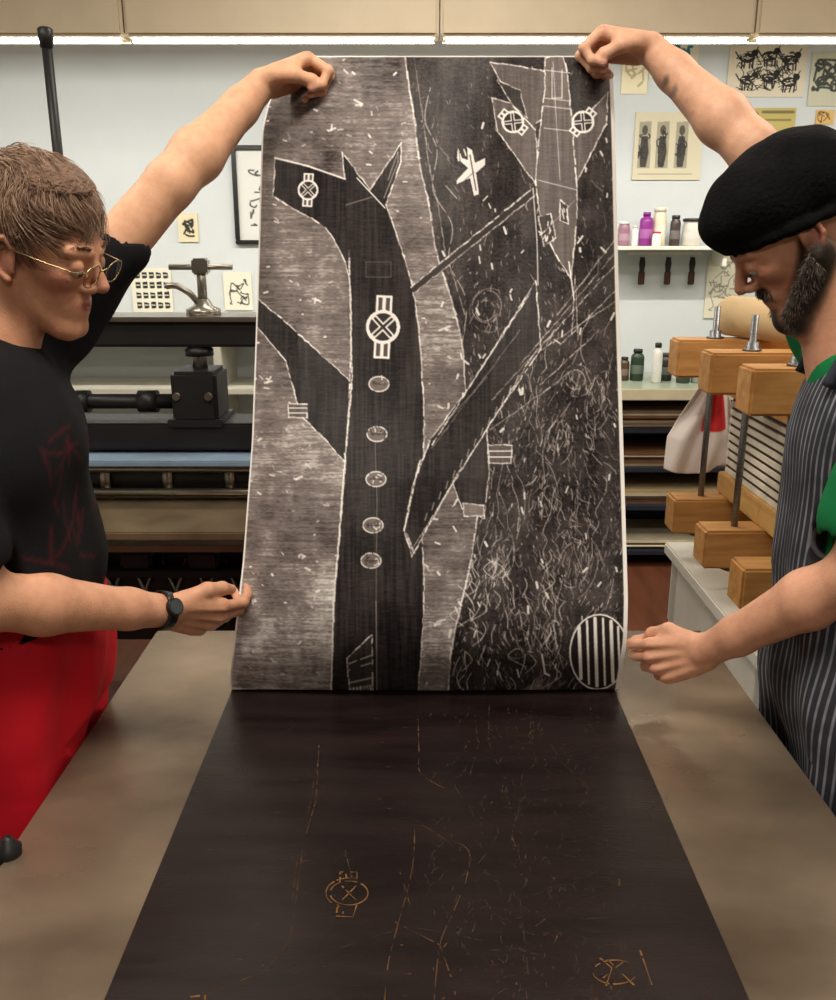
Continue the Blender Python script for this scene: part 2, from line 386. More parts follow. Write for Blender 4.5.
for i in range(900):
    x = rng.uniform(430, 740); y = rng.uniform(703, 1000)
    if x > 615+(y-697)*.43: continue
    a = rng.normal(1.7, .45); l = rng.uniform(3, 14); sp.append([(x, y), (x+l*math.cos(a), y+l*math.sin(a)*.7)])
for i in range(90):
    x = rng.uniform(160, 430); y = rng.uniform(710, 1000)
    if x < 235-(y-697)*.41: continue
    sp.append([(x, y), (x+rng.uniform(2, 5), y+rng.uniform(-1, 1))])
ribbons('carved_hatching', grey+sp[:-60], .0010, m_c3, g, BZ+.0003, .2)
ribbons('carved_flecks', sp[-60:]+sp[:50], .0011, m_c1, g, BZ+.0004, .15)

# ============================================================ PRINT ARTWORK
A = Art(226, 50, 632, 700, 2.2, .44); H, W = A.T.shape
yy = (np.arange(H)/H)[:, None]; xx = (np.arange(W)/W)[None, :]
A.T += (-.09+.22*yy-.10*xx+vnoise(H, W, 150, 110)*.34+vnoise(H, W, 60, 45)*.20+vnoise(H, W, 3, 46)*.24+vnoise(H, W, 2, 6)*.22+vnoise(H, W, 30, 14)*.14).astype(np.float32)
GR = (vnoise(H, W, 70, 4)*.09+vnoise(H, W, 2, 16)*.06+vnoise(H, W, 2, 2)*.05+vnoise(H, W, 90, 60)*.07+.01).astype(np.float32)
WH = .97
coast = cr([(404, 50), (409, 85), (415, 125), (420, 165), (429, 205), (436, 250), (447, 285), (457, 320), (463, 350), (466, 390), (478, 425), (486, 470), (477, 520), (471, 560), (462, 600), (452, 645), (447, 700)], 6)
A.fill(coast+[(640, 700), (640, 50)], .07, 1, 2)
msk = A.M == 2
A.T[msk] += ((vnoise(H, W, 3, 3)*.11+vnoise(H, W, 40, 30)*.13+vnoise(H, W, 2, 14)*.06+vnoise(H, W, 60, 5)*.06+.02))[msk]
for p, q in zip(coast[:-1], coast[1:]): A.rough(p, q, 1.7, WH, .85)
for p, q in zip(coast[:41], coast[1:42]): A.rough((p[0]+9, p[1]), (q[0]+9, q[1]), 1.1, .75, .7)
A.line(cr([(431, 85), (425, 120), (437, 150), (433, 190), (452, 225), (449, 262), (466, 300), (462, 345)]), 1.0, .75, .8, .2)
for i in range(3600):
    x = rng.uniform(410, 627); y = rng.uniform(60, 692)
    ii = min(int((x-A.x0)*A.sc), W-1); jj = int((y-A.y0)*A.sc)
    if A.M[jj, ii] != 2: continue
    dens = .22+.78*min(1, max(0, (y-230)/250))
    if rng.random() > dens: continue
    l = rng.uniform(1.5, 6) if rng.random() < .85 else rng.uniform(7, 17); a = 1.5+.5*math.sin(x*.045+y*.02)+rng.normal(0, .25)
    c = rng.normal(0, .3); P = [(x, y), (x+l*.5*math.cos(a), y+l*.5*math.sin(a)), (x+l*(.5*math.cos(a)+.5*math.cos(a+c)), y+l*(.5*math.sin(a)+.5*math.sin(a+c)))]
    A.line(P, rng.uniform(.35, 1.2), rng.uniform(.45, .95), rng.uniform(.2, .85))
for i in range(80):
    x = rng.uniform(430, 622); y = rng.uniform(120, 690); A.line([(x, y), (x+rng.normal(0, 2), y+rng.uniform(2, 7))], rng.uniform(1.2, 2.6), .95, .9)
for k in range(26):
    x = rng.uniform(470, 615); y = rng.uniform(290, 580); P = []
    for s in range(10): P.append((x+8*math.sin(y*.04+k)+rng.normal(0, 1.5), y)); y += rng.uniform(6, 13)
    A.line(cr(P, 4), rng.uniform(.5, 1.0), .85, .55, .15)
for (cx, cy, rx, ry, n) in ((572, 562, 25, 38, 2), (520, 625, 20, 30, 3), (489, 312, 20, 22, 3), (600, 400, 12, 30, 3), (500, 560, 12, 26, 3), (560, 440, 14, 22, 3), (552, 640, 10, 22, 3), (575, 380, 16, 16, 2), (545, 500, 14, 26, 2)):
    for j in range(n): A.ell(cx+rng.normal(0, 2), cy+rng.normal(0, 2), rx*(1-j/n*.8), ry*(1-j/n*.8), rng.uniform(.6, 1.2), .85, .2, .5, .4)
    for j in range(14):
        t = rng.uniform(0, 6.28); q = rng.uniform(.1, .9); x = cx+rx*q*math.cos(t); y = cy+ry*q*math.sin(t); A.line([(x, y), (x+rng.normal(0, 3), y+rng.uniform(4, 10))], .9, .8, .6)
for j in range(9):
    A.line([(550+j*5, 586-abs(j-4)*3), (562+j*4, 540+abs(j-4)*4)], .7, .75, .45, .2)
for j in range(60):
    x = rng.uniform(455, 565); y = rng.uniform(550, 690); A.line(cr([(x, y), (x+rng.normal(0, 5), y+8), (x+rng.normal(0, 6), y+18)], 4), 1.0, .85, .65)
A.fill([(512, 690), (540, 676), (548, 692)], .6, .6)
for i in range(300):
    x = rng.uniform(240, 470); y = rng.uniform(60, 690); ii = int((x-A.x0)*A.sc); jj = int((y-A.y0)*A.sc)
    if A.M[jj, ii] == 2: continue
    a = rng.normal(.3, .7); l = rng.uniform(.5, 5); A.line([(x, y), (x+l*math.cos(a), y+l*math.sin(a))], rng.uniform(.6, 2.2), .98, rng.uniform(.3, .95))
for (x, y) in ((300, 556), (252, 600), (330, 130), (360, 105), (268, 380), (318, 300), (445, 330), (440, 465), (436, 620), (300, 480), (275, 660)):
    for k in range(3): A.line([(x+rng.normal(0, 2), y+rng.normal(0, 1.5)), (x+rng.normal(0, 3), y+rng.normal(0, 2))], 2, 1., .7)
DK = .045
def shape(pts, val=DK, ow=1.25, oa=.95, br=0, a=1):
    A.fill(pts, val, a, 1, GR if val < .2 else GR*1.5); P = list(pts)+[pts[0]]
    for p, q in zip(P[:-1], P[1:]): A.rough(p, q, ow, WH, oa)
shape([(250, 292), (290, 326), (350, 381), (352, 470), (322, 436), (300, 415), (286, 361), (250, 318)])
shape([(288, 404), (307, 404), (307, 418), (289, 417)], .3)
A.line([(289, 408), (307, 408)], 1, WH); A.line([(289, 413), (307, 413)], 1, WH)
big = [(275, 158), (308, 166), (345, 179), (342, 152), (370, 190), (401, 143), (401, 161), (386, 205)]+cr([(386, 205), (400, 245), (413, 290), (420, 345), (424, 420), (422, 520), (424, 600), (417, 700)], 5)+cr([(331, 700), (334, 600), (341, 520), (345, 465), (350, 380), (351, 300), (345, 262), (325, 228), (292, 208), (273, 196)], 5)
shape(big)
A.line([(275, 158), (308, 166), (345, 179)], 1.8, WH, .9); A.line([(357, 178), (385, 208)], 1.2, WH); A.line([(346, 205), (372, 197)], 1, .7, .6)
for p, q in zip([(349, 250), (352, 380), (344, 470), (334, 600)], [(352, 380), (344, 470), (334, 600), (331, 692)]): A.rough(p, q, 1.6, WH, .85)
A.line([(376, 600), (377, 500), (375, 440)], .8, .55, .6); A.line([(377, 692), (376, 600)], 1.1, .75, .7)
A.line([(388, 180), (398, 152), (398, 162), (384, 198)], .9, .8, .7)
A.line([(366, 262), (391, 262), (391, 277), (366, 277), (366, 262)], .8, .4, .6)
for q in ((379, 384), (377, 434), (376, 479), (373, 525), (371, 560)):
    A.disc(q[0], q[1], 10, 7.5, .42, .85); A.ell(q[0], q[1], 10, 7.5, 1.2, WH, 0, .8, .15)
    for k in range(9): x = q[0]+rng.uniform(-8, 8); y = q[1]+rng.uniform(-5, 5); A.line([(x, y), (x+rng.normal(0, 2), y+rng.normal(0, 3))], 1.3, rng.choice([.1, .95]), .8)
    A.line([(q[0]-6, q[1]), (q[0]+6, q[1])], 1.4, .08, .9)
def roundel(cx, cy, r, b, ang=0.):
    ca, sa = math.cos(ang), math.sin(ang); T = lambda x, y: (cx+x*ca-y*sa, cy+x*sa+y*ca)
    bw = r*.42
    P = [T(-bw, -r-b), (T(bw, -r-b)), T(bw, r+b), T(-bw, r+b)]
    A.fill(P, .22); A.line(P+[P[0]], r*.11+.5, WH)
    A.line([T(0, -r-b+1), T(0, -r)], bw*.5, .95); A.line([T(0, r), T(0, r+b-1)], bw*.5, .95)
    A.disc(cx, cy, r*1.04, r*1.04, .96); A.disc(cx, cy, r*.84, r*.84, .08)
    k = r*.55; A.line([T(-k, -k), T(k, k)], r*.36, .92); A.line([T(k, -k), T(-k, k)], r*.36, .92)
    A.line([T(-k*.9, -k*.9), T(k*.9, k*.9)], r*.16, .08); A.line([T(k*.9, -k*.9), T(-k*.9, k*.9)], r*.16, .08)
roundel(308, 190, 10, 6, .05); roundel(383, 327, 16.5, 14, .05)
shape([(347, 655), (372, 632), (373, 692), (350, 692)], .12, 1.2)
for k in range(6): A.line([(349, 660+6*k), (371, 652+7*k)], 1.4, .85, .8, .2)
A.fill([(350, 664), (360, 654), (361, 674), (352, 676)], .1); A.fill([(350, 682), (372, 680), (373, 692), (351, 692)], .65, .7)
for k in range(12): A.line([(352+k*1.7, 682+rng.uniform(-2, 2)), (352+k*1.7, 690)], .8, rng.choice([.05, 1.]), .8)
shape([(486, 415), (489, 470), (484, 518), (462, 508), (452, 480), (466, 440)], .07)
shape([(488, 445), (512, 445), (511, 463), (489, 463)], .25); A.line([(488, 451), (512, 451)], 1.2, WH); A.line([(488, 457), (512, 457)], 1.2, WH)
shape([(463, 503), (484, 505), (484, 516), (464, 516)], .45)
shape([(536, 281), (541, 349), (500, 409), (455, 478), (412, 556), (404, 530), (412, 488), (430, 440), (470, 386)])
A.rough((530, 293), (432, 445), 1.2, WH, .9); A.line([(425, 445), (487, 377)], .8, .6, .6); A.rough((537, 349), (414, 546), 1.0, WH, .8)
for k in range(14): x = 425+k*7; A.line([(x, 520-k*10.6), (x+2, 513-k*10.6)], 1.1, .9, .6)
A.rough((432, 448), (520, 330), .9, .7, .6); A.rough((404, 530), (420, 460), 1.4, WH, .9); A.rough((406, 534), (414, 552), 3, .85, .8)
A.fill([(410, 287), (532, 188), (537, 194), (414, 294)], .1); A.rough((411, 287), (533, 188), 1.3, WH); A.rough((414, 293), (537, 194), 1, WH, .8)
A.line([(533, 188), (537, 240), (538, 285)], 1.1, WH, .8)
for a, b in (((616, 238), (555, 318)), ((618, 262), (492, 400)), ((616, 290), (560, 345)), ((575, 275), (572, 335)), ((575, 275), (578, 340)), ((541, 350), (618, 300)), ((490, 430), (560, 380)), ((618, 250), (520, 365)), ((540, 385), (600, 330))):
    A.rough(a, b, 1.0, .9, .7)
G2 = .28
shape([(490, 62), (520, 66), (548, 72), (545, 118), (528, 128), (508, 96)], G2)
shape([(497, 80), (520, 90), (527, 118), (512, 104)], .10, .9)
shape([(492, 98), (510, 103), (535, 130), (541, 192), (497, 130)], G2)
shape([(608, 92), (590, 112), (571, 142), (571, 192), (584, 168), (606, 124)], G2)
shape(cr([(545, 58), (563, 58), (570, 100), (574, 150), (577, 195), (575, 240), (571, 278)], 5)+cr([(571, 278), (556, 255), (543, 225), (536, 185), (540, 130), (545, 90)], 5), G2+.02)
A.line([(553, 62), (557, 130), (560, 180)], .9, .85, .7)
for y in (70, 98, 106, 128): A.line([(544, y), (570, y+3)], 1, .9, .8)
A.line([(552, 68), (552, 98), (562, 98), (562, 70)], 1, WH, .8); roundel(513, 122, 11, 4, -.9); roundel(583, 122, 11, 4, .7)
shape([(538, 216), (551, 214), (556, 238), (544, 246)], .12, 1.2); shape([(560, 200), (568, 206), (568, 224), (560, 220)], .12, 1.1)
for k in range(10): x = rng.uniform(541, 553); y = rng.uniform(218, 240); A.line([(x, y), (x+rng.normal(0, 2), y+4)], 1.2, .95, .9)
for k in range(6): x = rng.uniform(561, 567); y = rng.uniform(205, 218); A.line([(x, y), (x+1, y+4)], 1.2, .95, .9)
A.line([(538, 180), (577, 190)], 1, .9, .7); A.line([(541, 235), (575, 200)], .8, .8, .6)
A.line([(571, 278), (569, 262), (574, 300)], 1.2, WH)
A.fill([(467, 147), (472, 150), (475, 163), (485, 158), (485, 165), (476, 173), (479, 194), (474, 196), (470, 178), (457, 184), (457, 180), (468, 168), (457, 158), (458, 148), (462, 158), (468, 160)], .9)
A.line([(470, 155), (476, 190)], 1.1, .15); A.line([(459, 152), (460, 160)], 1, .2, .7); A.line([(465, 180), (474, 172)], .9, .2, .7)
A.disc(599, 651, 29, 37, .04); A.ell(599, 651, 29, 37, 1.6, WH)
for k, x in enumerate((580, 588, 596, 604, 612, 619)):
    hh = 36*math.sqrt(max(0, 1-((x-599)/29)**2))*.93; A.line([(x-1, 651-hh), (x+1, 651+hh)], 3.4 if k % 2 == 0 else 2.2, .98)
A.line([(542, 652), (545, 670), (549, 672)], 2, .9)
T_ = A.T; A.T = (.86*T_+.035*(np.roll(T_, 1, 0)+np.roll(T_, -1, 0)+np.roll(T_, 1, 1)+np.roll(T_, -1, 1))).astype(np.float32)

xl_t = ([56, 66, 80, 100, 130, 300, 440, 560, 640, 678, 690], [303, 291, 281, 269, 262, 257, 252, 243, 234, 230, 231])
xr_t = ([56, 66, 80, 130, 300, 500, 600, 640, 665, 690], [606, 612, 613, 615, 619, 625, 628, 627, 623, 619])
def sheet(nu, nv, off):
    ys = np.linspace(56, 689, nv); s = np.linspace(0, 1, nu)
    xl = np.interp(ys, *xl_t); xr = np.interp(ys, *xr_t)
    k9 = max(3, nv//40)|1; sm = lambda a: np.convolve(np.pad(a, k9//2, mode='reflect', reflect_type='odd'), np.ones(k9)/k9, 'valid')
    xl = sm(xl); xr = sm(xr)
    PX = xl[:, None]+(xr-xl)[:, None]*s[None, :]; PY = np.repeat(ys[:, None], nu, 1)
    t = (689-ys)/633.0
    Yd = 1.310+.36*t+.046*np.sin(np.pi*t)+.096*np.exp(-(t/.052)**1.25)
    bow = (1-(2*s-1)**2)[None, :]; tt = t[:, None]
    Yw = Yd[:, None]-.035*bow*np.minimum(tt*3, 1)+.012*np.sin(7*s+9*tt+1)*np.minimum(tt*4, 1)+.006*np.sin(17*s-6*tt)*np.minimum(tt*5, 1)
    Yw = Yw+.06*np.clip(1-s/.14, 0, 1)[None, :]**2*np.clip(tt*2-.1, 0, 1)+.035*np.clip(1-(1-s)/.1, 0, 1)[None, :]**2*np.clip(tt*2-.2, 0, 1)
    PYc = PY+7*bow*(1-tt)**10
    u = PX-418; v = PYc-500; dy = F*CP-v*SP; dz = -(v*CP+F*SP)
    V = np.stack([u*Yw/dy, Yw, np.maximum(CZ+dz*Yw/dy, BZ+.003)], 2)
    ext = []; last = V[-1]; z0 = last[:, 2]
    for a in np.linspace(.3, math.pi/2, 5):
        r = z0-(BZ+.0015); e = last.copy(); e[:, 1] = last[:, 1]+r*(1-np.cos(a)); e[:, 2] = z0-r*np.sin(a); ext.append(e)
    for yv in np.linspace(.02, .15, 5): e = ext[4].copy(); e[:, 1] += yv; ext.append(e)
    V = np.concatenate([V, np.array(ext)]); PX = np.concatenate([PX, np.repeat(PX[-1:], len(ext), 0)]); PY = np.concatenate([PY, np.repeat(PY[-1:], len(ext), 0)])
    V = V.reshape(-1, 3)
    if off: V[:, 1] += .0012; V[:, 2] += .0004
    n = nv+len(ext); idx = np.arange(n*nu).reshape(n, nu)
    Q = np.stack([idx[:-1, :-1], idx[1:, :-1], idx[1:, 1:], idx[:-1, 1:]], -1).reshape(-1, 4)
    return V, Q, PX.ravel(), PY.ravel(), np.tile(s, n)
g = group('woodcut_print', (0, 1.5, 1.4))
V, Q, PX, PY, S = sheet(560, 900, False)
T = np.clip(A.sample(PX, PY), 0, 1)
edge = np.maximum(np.clip((S-.9885)/.002, 0, 1), np.clip((.005-S)/.002, 0, 1)); edge = np.maximum(edge, np.clip((57.5-PY)/1, 0, 1))
edge = np.maximum(edge, .75*np.clip((PY-687.2)/.5, 0, 1)*np.clip((.06-S)/.04, 0, 1))
T = T*(1-edge)+.97*edge
c0 = lin((20, 14, 18)); c1 = lin((138, 127, 125)); c2 = lin((255, 252, 250))
Tc = T[:, None]; C = np.where(Tc < .5, c0+(c1-c0)*(Tc*2)**1.2, c1+(c2-c1)*(Tc*2-1))
mesh_np('printed_face', V, Q, vmat('printed_ink', .55, spec=.28), g, True, C)
V, Q, PX, PY, S = sheet(60, 900, True)
mesh_np('paper_back', V, Q[:, ::-1], mat('paper_back', (228, 222, 210), .8, var=.03), g)

# ============================================================ PEOPLE
M_skin = vmat('skin', .50, sss=.05, bump=.25, bs=420, spec=.4)
def head(sd, o, R, sc, slim=1.):
    sd.fr(o, R, sc)
    sd.el((-.012, 0, .045), (.096, .077, .088), k=.02).el((.028, 0, -.002), (.062, .060*slim, .085), k=.02)
    for s in (1, -1): sd.rc((-.005, .052*s*slim, -.04), (.060, .019*s, -.100), .021, .019, k=.02)
    sd.rc((.073, .011, -.102), (.073, -.011, -.102), .018, .018, k=.012).el((.045, 0, -.07), (.045, .036*slim, .035), k=.02)
    for s in (1, -1):
        sd.el((.056, .042*s*slim, -.014), (.025, .018, .018), k=.02)
        sd.rc((.074, .045*s, .026), (.086, .014*s, .024), .010, .010, k=.012)
    sd.rc((.086, 0, .018), (.110, 0, -.022), .0075, .0110, k=.008)
    for s in (1, -1):
        sd.rc((.100, .010*s, -.029), (.09, .0135*s, -.031), .0075, k=.005)
        sd.el((.103, .034*s, .004), (.020, .017, .013), k=.010, sub=True)
        sd.el((.0775, .033*s, .004), (.0145, .0145, .0135), k=.003)
        sd.rc((.072, .048*s, -.002), (.088, .022*s, -.008), .003, .003, k=.006)
        sd.rc((.106, .006*s, -.035), (.1, .007*s, -.037), .003, .003, k=.002, sub=True)
        sd.rc((.095, .022*s, -.022), (.079, .036*s, -.060), .0025, .002, k=.008, sub=True)
    sd.el((.068, 0, -.060), (.022, .03, .026), k=.014)
    for s in (1, -1):
        sd.rc((.0890, 0, -.055), (.079, .024*s, -.060), .0042, .0025, k=.004)
        sd.rc((.0875, 0, -.066), (.078, .022*s, -.063), .0048, .0025, k=.004)
        sd.el((-.008, .074*s, -.005), (.018, .007, .030), k=.006, R=np.array(frame((1, .25*s, .1))))
        ep = [(.008, .077*s, -.022), (.006, .079*s, .012), (-.008, .084*s, .026), (-.022, .085*s, .016), (-.022, .083*s, -.006), (-.010, .079*s, -.028), (.002, .077*s, -.034)]
        sd.chain(ep, [.003, .0035, .0042, .0045, .0042, .0045, .006], k=.003)
    sd.rc((.092, 0, -.0605), (.082, .021, -.0615), .0012, .001, k=.002, sub=True).rc((.092, 0, -.0605), (.082, -.021, -.0615), .0012, .001, k=.002, sub=True)
def headspots(o, R, lip=(166, 98, 88), flush=(196, 132, 112)):
    w = lambda a: o+R@np.array(a, float); r = []
    for s in (1, -1): r += [(w((.065, .045*s, -.025)), (.036,)*3, flush, 1.), (w((-.01, .085*s, -.005)), (.032,)*3, flush, .8)]
    r += [(w((.108, 0, -.024)), (.020,)*3, flush, .9), (w((.090, 0, -.06)), (.022, .022, .009), lip, .5)]
    return r
def eyes(o, R, sc, parent):
    for s in (1, -1):
        for nm, c, r, col in (('eyeball', (.0800, .033*s, -.0015), .0123, (168, 155, 148)), ('iris', (.0862, .033*s, -.0042), .0070, (50, 38, 30))):
            bm = bmesh.new(); bmesh.ops.create_uvsphere(bm, u_segments=16, v_segments=12, radius=r*sc)
            p = o+R@np.array(c)
            for v in bm.verts: v.co += Vector(p)
            frombm(nm, bm, mat(nm, col, .25), parent, True)
FL = [(.042, .026, .021), (.046, .030, .022), (.043, .028, .021), (.034, .021, .018)]
def hand(sd, wr, d, p, right, curls, thumb, sc=1., spots=None, spread=4):
    d = nrm(d); p = np.asarray(p, float); p = nrm(p-d*(p@d)); t = np.cross(d, p) if right else np.cross(p, d)
    sd.fr(wr, np.stack([d, t, p], 1), sc)
    kn = [(.090, .031, 0), (.095, .010, -.003), (.089, -.012, -.002), (.079, -.031, .002)]
    for i, k in enumerate(kn):
        sd.rc((0, k[1]*.5, 0), (k[0]*.96, k[1], k[2]+.002), .0175, .0120, k=.007)
        sd.rc((k[0]*.3, k[1]*.7, -.012), (k[0]*.95, k[1], k[2]-.009), .0022, .0028, k=.006)
    sd.rc((.02, .018, .006), (.056, .036, .012), .017, .013, k=.012).rc((.02, -.02, .006), (.06, -.03, .006), .015, .012, k=.012)
    rr = [.0097, .0099, .0093, .0082]
    for i, k in enumerate(kn):
        fan = math.radians([spread, 1, -spread*.6, -spread*1.8][i]); dd = np.array([math.cos(fan), math.sin(fan), 0]); P = np.array(k, float); a = 0; r = rr[i]
        for j in range(3):
            a += math.radians(curls[i][j]); v = dd*math.cos(a)+np.array([0, 0, 1.])*math.sin(a); q = P+v*FL[i][j]
            sd.rc(P, q, r, r*.90, k=.003); P = q; r *= .90
            if j < 2: sd.rc(P, P+v*.001, r*1.12, k=.002)
        if spots is not None:
            bk = -(np.array([0, 0, 1.])*math.cos(a)-dd*math.sin(a)); spots.append((sd.w(P), (.014,)*3, (206, 138, 118), 1.)); spots.append((sd.w(k), (.016,)*3, (204, 140, 116), 1.))
            spots.append((sd.w(P-v*.001+bk*r*.8), (.0065,)*3, (232, 198, 182), .3))
    sd.chain([(.022, .026, .006)]+list(thumb), (.0150, .0125, .0112, .0088), k=.006)
    if spots is not None: spots.append((sd.w(np.array(thumb[-1])), (.012,)*3, (222, 172, 154), .8))
    sd.fr((0, 0, 0), np.eye(3))
def arm(sd, sh, el, wr, r0=.047, q=1.):
    sh, el, wr = map(np.asarray, (sh, el, wr))
    sd.fr((0, 0, 0), np.eye(3)); sd.rc(sh, el, r0*q, .038*q, k=.02)
    m = el+(wr-el)*.28; sd.rc(el, m, .037*q, .041*q, k=.015).rc(m, el+(wr-el)*.75, .041*q, .029*q, k=.015).rc(el+(wr-el)*.75, wr, .029*q, .025*q, k=.015)
def strands(name, roots, dirs, L, m, parent, rad=.0007, curl=.3, grav=(0, 0, -.2), seg=5, pull=None):
    cu = bpy.data.curves.new(name, 'CURVE'); cu.dimensions = '3D'; cu.bevel_depth = rad; cu.bevel_resolution = 0
    gv0 = np.asarray(grav, float)
    for n, (p, d, l) in enumerate(zip(roots, dirs, L)):
        sp = cu.splines.new('POLY'); sp.points.add(seg-1); q = p.copy(); d = d/np.linalg.norm(d); wv = rng.normal(0, curl, 3)
        gv = gv0 if pull is None else gv0-pull[n]
        for i in range(seg):
            sp.points[i].co = (*q, 1); sp.points[i].radius = 1-.75*i/(seg-1)
            d = d+gv/seg+wv/seg*math.cos(i*1.7); d /= np.linalg.norm(d); q = q+d*l/(seg-1)
    cu.materials.append(m); o = bpy.data.objects.new(name, cu); return link(o, parent)
def joinmeshes(parts):
    Vs = []; Qs = []; Cs = []; n = 0
    for V, Q, C in parts: Vs.append(V); Qs.append(Q+n); Cs.append(C); n += len(V)
    return np.concatenate(Vs), np.concatenate(Qs), np.concatenate(Cs)
E3 = np.eye(3)
def wr_mod(a, fx, fy, fz):
    return lambda X, Y, Z: a*np.sin(X*fx+Z*fz+2*np.sin(Y*fy*.5))*np.sin(Y*fy-Z*fz*.6+1.3*np.sin(X*fx*.4))

# ---------------- left man
gm = group('man_in_red_apron', (-.66, 1.25, 0))
LS = .895; HO = onY(38, 250, 1.29); H0 = frame((.93, -.13, -.30), (.02, -.10, 1)); HR = H0*LS
SKL = (208, 152, 122)
sd = Sdf(.0019); head(sd, HO, H0, LS, .90); sd.fr((0, 0, 0), E3)
nb = np.array([-.615, 1.27, 1.43]); sd.rc(HO+HR@np.array([-.03, 0, -.055]), nb, .050, .062, k=.025)
Vh, Qh = sd.build(); Ch = paint(Vh, SKL, headspots(HO, HR))
SH1, EL1, WR1 = np.array([-.575, 1.42, 1.50]), onY(170, 184, 1.50), onY(262, 84, 1.63)
spots = []; sd = Sdf(.0022); arm(sd, SH1, EL1, WR1)
hand(sd, WR1, (.86, .24, .34), (.20, -.30, -.93), False, [(58, 80, 45), (62, 82, 45), (66, 80, 45), (68, 76, 45)],
     [(.050, .040, .024), (.078, .030, .040), (.094, .010, .046)], .93, spots)
Va, Qa = sd.build(); Ca = paint(Va, (218, 168, 136), spots)
SH2, EL2, WR2 = np.array([-.65, 1.07, 1.42]), np.array([-.56, 1.085, 1.18]), onY(168, 611, 1.285)
spots = []; sd = Sdf(.0022); arm(sd, SH2, EL2, WR2)
hand(sd, WR2, (.78, .62, -.44), (-.25, .75, .30), True, [(20, 34, 20), (30, 42, 26), (38, 46, 26), (44, 44, 26)],
     [(.050, .048, .012), (.084, .046, .026), (.110, .038, .038)], .95, spots)
Vb, Qb = sd.build(); Cb = paint(Vb, (212, 158, 128), spots)
V, Q, C = joinmeshes([(Vh, Qh, Ch), (Va, Qa, Ca), (Vb, Qb, Cb)]); mesh_np('body_skin', V, Q, M_skin, gm, True, C)
eyes(HO, HR, LS, gm)
sd = Sdf(.005); BR = frame((1, .10, -.04))
sd.fr((-.610, 1.265, 1.33), BR).el((0, 0, 0), (.126, .19, .17), k=.04).el((.014, 0, -.16), (.128, .175, .15), k=.05).el((-.02, 0, .1), (.10, .17, .09), k=.03)
sd.fr((0, 0, 0), E3)
sd.rc(nb+(0, 0, .01), (-.60, 1.38, 1.47), .060, .062, k=.03).rc((-.60, 1.38, 1.47), SH1, .062, .062, k=.03).rc(nb+(0, 0, .01), (-.64, 1.10, 1.42), .062, .062, k=.03)
sl = SH1+(EL1-SH1)*.54; sd.rc(SH1, sl, .062, .054, k=.02); sl2 = SH2+(EL2-SH2)*.72; sd.rc((-.64, 1.10, 1.42), SH2, .064, .064, k=.02).rc(SH2, sl2, .064, .068, k=.02)
dn = nrm(HO+HR@np.array([-.03, 0, -.055])-nb)
sd.rc(nb, nb+dn*.035, .064, .058, k=.01)
sd.p.append(('rc', sl+(EL1-SH1)*.08, sl+(EL1-SH1)*.5, .047, .047, .004, True)); sd.p.append(('rc', sl2+(EL2-SH2)*.16, sl2+(EL2-SH2)*.5, .056, .056, .004, True))
sd.cut((0, 0, 1.09), (0, 0, -1))
sd.mods.append(wr_mod(.0050, 38, 30, 24)); V, Q = sd.build()
C = np.tile(lin((17, 17, 21)), (len(V), 1))
fx = (V[:, 0] > -.56)
def seg2(a, b, wdt):
    a = np.array(a); b = np.array(b); p = V[:, 1:3]; ab = b-a; t = np.clip(((p-a)@ab)/(ab@ab), 0, 1); d = np.linalg.norm(p-a-t[:, None]*ab, axis=1); return (np.clip((wdt-d)/.003, 0, 1)*fx)[:, None]
for k_ in range(34):
    a = (rng.uniform(1.14, 1.36), rng.uniform(1.18, 1.38)); th = rng.uniform(0, 3.1); l = rng.uniform(.02, .06)
    k = seg2(a, (a[0]+l*math.cos(th), a[1]+l*math.sin(th)), .0042)*.32; C = C*(1-k)+lin((92, 24, 28))*k
mesh_np('t_shirt', V, Q, vmat('black_cotton_printed', .85, bump=.3, bs=60, spec=.2), gm, True, C)
def legs(cx, cy, sgn, parent, mt, ms):
    sd = Sdf(.009); sd.fr((cx, cy, .93), frame((sgn, 0, 0))); sd.el((0, 0, 0), (.115, .165, .13), k=.04)
    for s in (1, -1):
        sd.rc((0, .085*s, -.03), (.01, .10*s, -.44), .092, .062, k=.03).rc((.01, .10*s, -.44), (-.01, .105*s, -.84), .062, .050, k=.02)
    V, Q = sd.build(); mesh_np('trousers', V, Q, mt, parent)
    sd = Sdf(.006); sd.fr((cx, cy, 0), frame((sgn, 0, 0)))
    for s in (1, -1): sd.rc((-.035, .105*s, .045), (.15, .12*s, .036), .043, .034, k=.02).rc((-.01, .105*s, .05), (-.01, .105*s, .12), .045, .045, k=.02)
    sd.cut((0, 0, .003), (0, 0, -1)); V, Q = sd.build(); mesh_np('shoes', V, Q, ms, parent)
m_jean = mat('dark_denim', (40, 44, 58), .85, var=.2, bump=.2); m_shoe = mat('shoe_leather', (40, 30, 24), .5)
legs(-.69, 1.27, 1, gm, m_jean, m_shoe)
m_red = mat('red_apron_cloth', (196, 20, 38), .8, var=.2, vs=5, bump=.3, bs=14, spec=.25)
sd = Sdf(.005); AR = frame((1, .04, 0)); sd.fr((-.665, 1.28, .95), AR)
sd.el((.012, 0, .06), (.136, .20, .19), k=.05).rc((.020, .10, -.02), (.026, .11, -.5), .106, .098, k=.06).rc((.020, -.10, -.02), (.026, -.11, -.5), .106, .098, k=.06).el((.036, .01, .10), (.142, .190, .24), k=.03)
sd.cut((-.03, 0, 0), (-1, 0, 0)).cut((0, 0, .195), (-.10, 0, 1)).cut((0, 0, -.50), (0, 0, -1))
sd.mods.append(lambda X, Y, Z: (.007*np.sin(Y*46+2*np.sin(Z*9)+X*20)*np.clip((1.16-Z)*6, 0, 1))); V, Q = sd.build()
